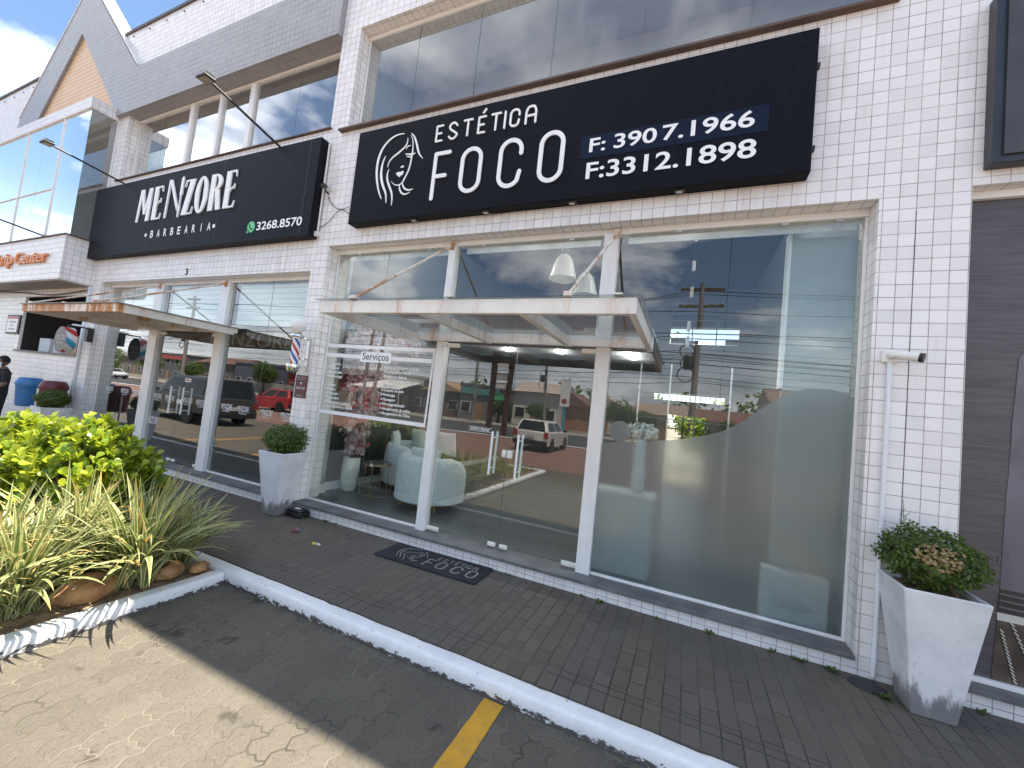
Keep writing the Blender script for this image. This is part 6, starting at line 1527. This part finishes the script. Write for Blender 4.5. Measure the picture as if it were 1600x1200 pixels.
tree(1.2, 15.5, 3.2, 1.8, 'low green tree behind the building', 92, mats=M['leaf_bush2'])

def pole(x, y, h, label, lean=0.0, arms=(.3, 1.1), gear=True):
    root = empty('utility_pole', (x, y, -.12), label, 'utility pole')
    def part(nm, g, m, par=root, **k): g.local = True; return g.build(nm, m, par, **k)
    part('shaft', Geo().tube([(0,0,0),(lean,0,h)], [.17,.11], 12), plain('grey_concrete_pole', (.24, .22, .20), .85), smooth=True, autosmooth=40)
    for a in arms:
        g = Geo().box(lean-1.0, lean+1.0, -.06, .06, h-a-.05, h-a+.05)
        c = part('crossarm', g, M['twig'])
        for k in (-.9, -.45, .45, .9): part('insulator', Geo().lathe([(.05,0),(.06,.06),(.03,.12),(0,.14)], (lean+k, 0, h-a+.05), 10), M['soffit'], c)
    if gear:
        part('transformer', Geo().lathe([(.0,0),(.22,.02),(.24,.1),(.24,.62),(.2,.68),(0,.70)], (lean*.6-.35, 0, h*.52), 16), M['dark_metal'], smooth=True, autosmooth=40)
        for z, r in ((h*.62, .32), (h*.49, .36), (h*.55, .26)):
            n = 24; part('cable_coil', Geo().tube([(-.45+r*math.cos(q*2*math.pi/n), .15, z+r*math.sin(q*2*math.pi/n)) for q in range(n+1)], .03, 6), M['cable'])
    return root
pole(.28, -17.0, 8.9, 'concrete utility pole hung with cable coils at the edge of the car park')
pole(-11.6, -30.2, 8.5, 'leaning concrete pole across the street near the white totem', -.35)
pole(-26.1, -22.7, 7.5, 'pair of pole trunks beyond the car park, the nearer one', .5, (), False)
pole(-26.8, -24.8, 7.5, 'pair of pole trunks beyond the car park, the farther one', .5, (), False)
pole(-19.5, -31, 8.2, 'thin pole with two crossarms in front of the grey shop', 0, (.4, 1.0), False)
pole(-42, -17.0, 8.9, 'concrete pole far left along the car park', 0)
rnd = random.Random(12)
wires = [(-17.0, 8.4, .5), (-17.05, 8.0, .5), (-17.0, 7.5, .6), (-17.0, 6.6, .4), (-17.1, 6.2, .5), (-16.95, 5.8, .45), (-17.0, 5.5, .6), (-17.1, 5.2, .5), (-17.0, 4.95, .7), (-17.05, 4.7, .5), (-17, 4.4, .6), (-30.2, 7.9, .5), (-30.2, 7.2, .6), (-30.3, 6.2, .5), (-30.2, 5.7, .7), (-30.2, 5.2, .6)]
for i, (y, z, sag) in enumerate(wires):
    pts = []
    for k in range(-3, 3):
        for q in range(12):
            t = q/12; x = .28+42.3*(k+t)+.0; pts.append((x, y+rnd.uniform(-.01, .01), z+.25*math.sin(i*1.7+k)-4*sag*t*(1-t)))
    tag(Geo().tube(pts, .016 if i % 3 else .024, 5).build('overhead_wire', M['cable']), 'black overhead wire strung between the poles along the street', 'wire', 'overhead wires along the street')
TS = empty('totem_sign', (-11.3, -35.0, -.14), 'tall white totem sign with a red emblem on a teal post', 'sign')
Geo().box(-11.45, -11.15, -35.12, -34.9, -.14, 2.5).build('post', M['teal_paint'], TS); Geo().box(-11.75, -10.9, -35.2, -34.8, 2.4, 5.2).build('panel', M['letter'], TS); Geo().lathe([(0,0),(.26,0),(.26,.02)], (-11.32, -34.79, 2.9), 20, 0, 'y').build('emblem', M['red_paint'], TS)
WS = empty('timber_sign', (-10.3, -17.6, -.12), 'brown timber twin post sign frame with pale panels beside the street', 'sign')
for x in (-10.95, -9.85): Geo().box(x-.14, x+.14, -17.75, -17.5, -.12, 5.2).build('post', plain('dark_brown_timber', (.07, .035, .02), .8), WS)
for z, m in ((4.3, 'letter'), (3.55, 'letter_grey'), (3.0, 'letter'), (2.3, 'wa_green')): Geo().box(-10.75, -10.05, -17.66, -17.58, z-.22, z+.22).build('panel', M[m], WS)

house((-88, -46, -.14), 12, 9, 4.5, 1.5, (.13, .12, .12), (.14, .07, .05), 'dark house with a brown roof at the far left end of the street', 4)
house((-108, -48, -.14), 14, 9, 5.5, 0, (.12, .12, .13), (.1, .1, .1), 'grey flat roofed shop far down the street', 5, flat=True, cat='shop', sign=(.4, .08, .06))
house((-132, -52, -.14), 16, 9, 4.5, 1.5, (.16, .14, .12), (.12, .07, .05), 'farthest brown house down the street', 5)
car('parked_car', (-78, -26.0, -.135), R(2), (.5, .5, .51), 'pale silver hatchback far down the street', HP, HC)
for i, (x, y, h, r, lb) in enumerate(((-80, -38, 4.5, 2.2, 'tree in front of the far brown roofed house'), (-98, -40, 5, 2.5, 'tree between the two farthest shops'), (-120, -42, 6, 3, 'tall tree far down the street'))): tree(x, y, h, r, lb, 120+i)
g = Geo(); rnd = random.Random(77)
for q in range(150):
    x = lerp(-330, 120, q/150)+rnd.uniform(-2, 2); y = -66-abs(x)*.10+rnd.uniform(-6, 6); h = rnd.uniform(3.5, 7.5)
    leaf_blob(g, (x, y, h*.5), (rnd.uniform(2.5, 4.5), 3, h*.55), 90, 1.1, rnd, shell=.5, seed=q, lump=.4)
tag(g.build('woodland', M['leaf_shrub']), 'dark line of trees on the horizon beyond the houses', 'woodland', kind='stuff')
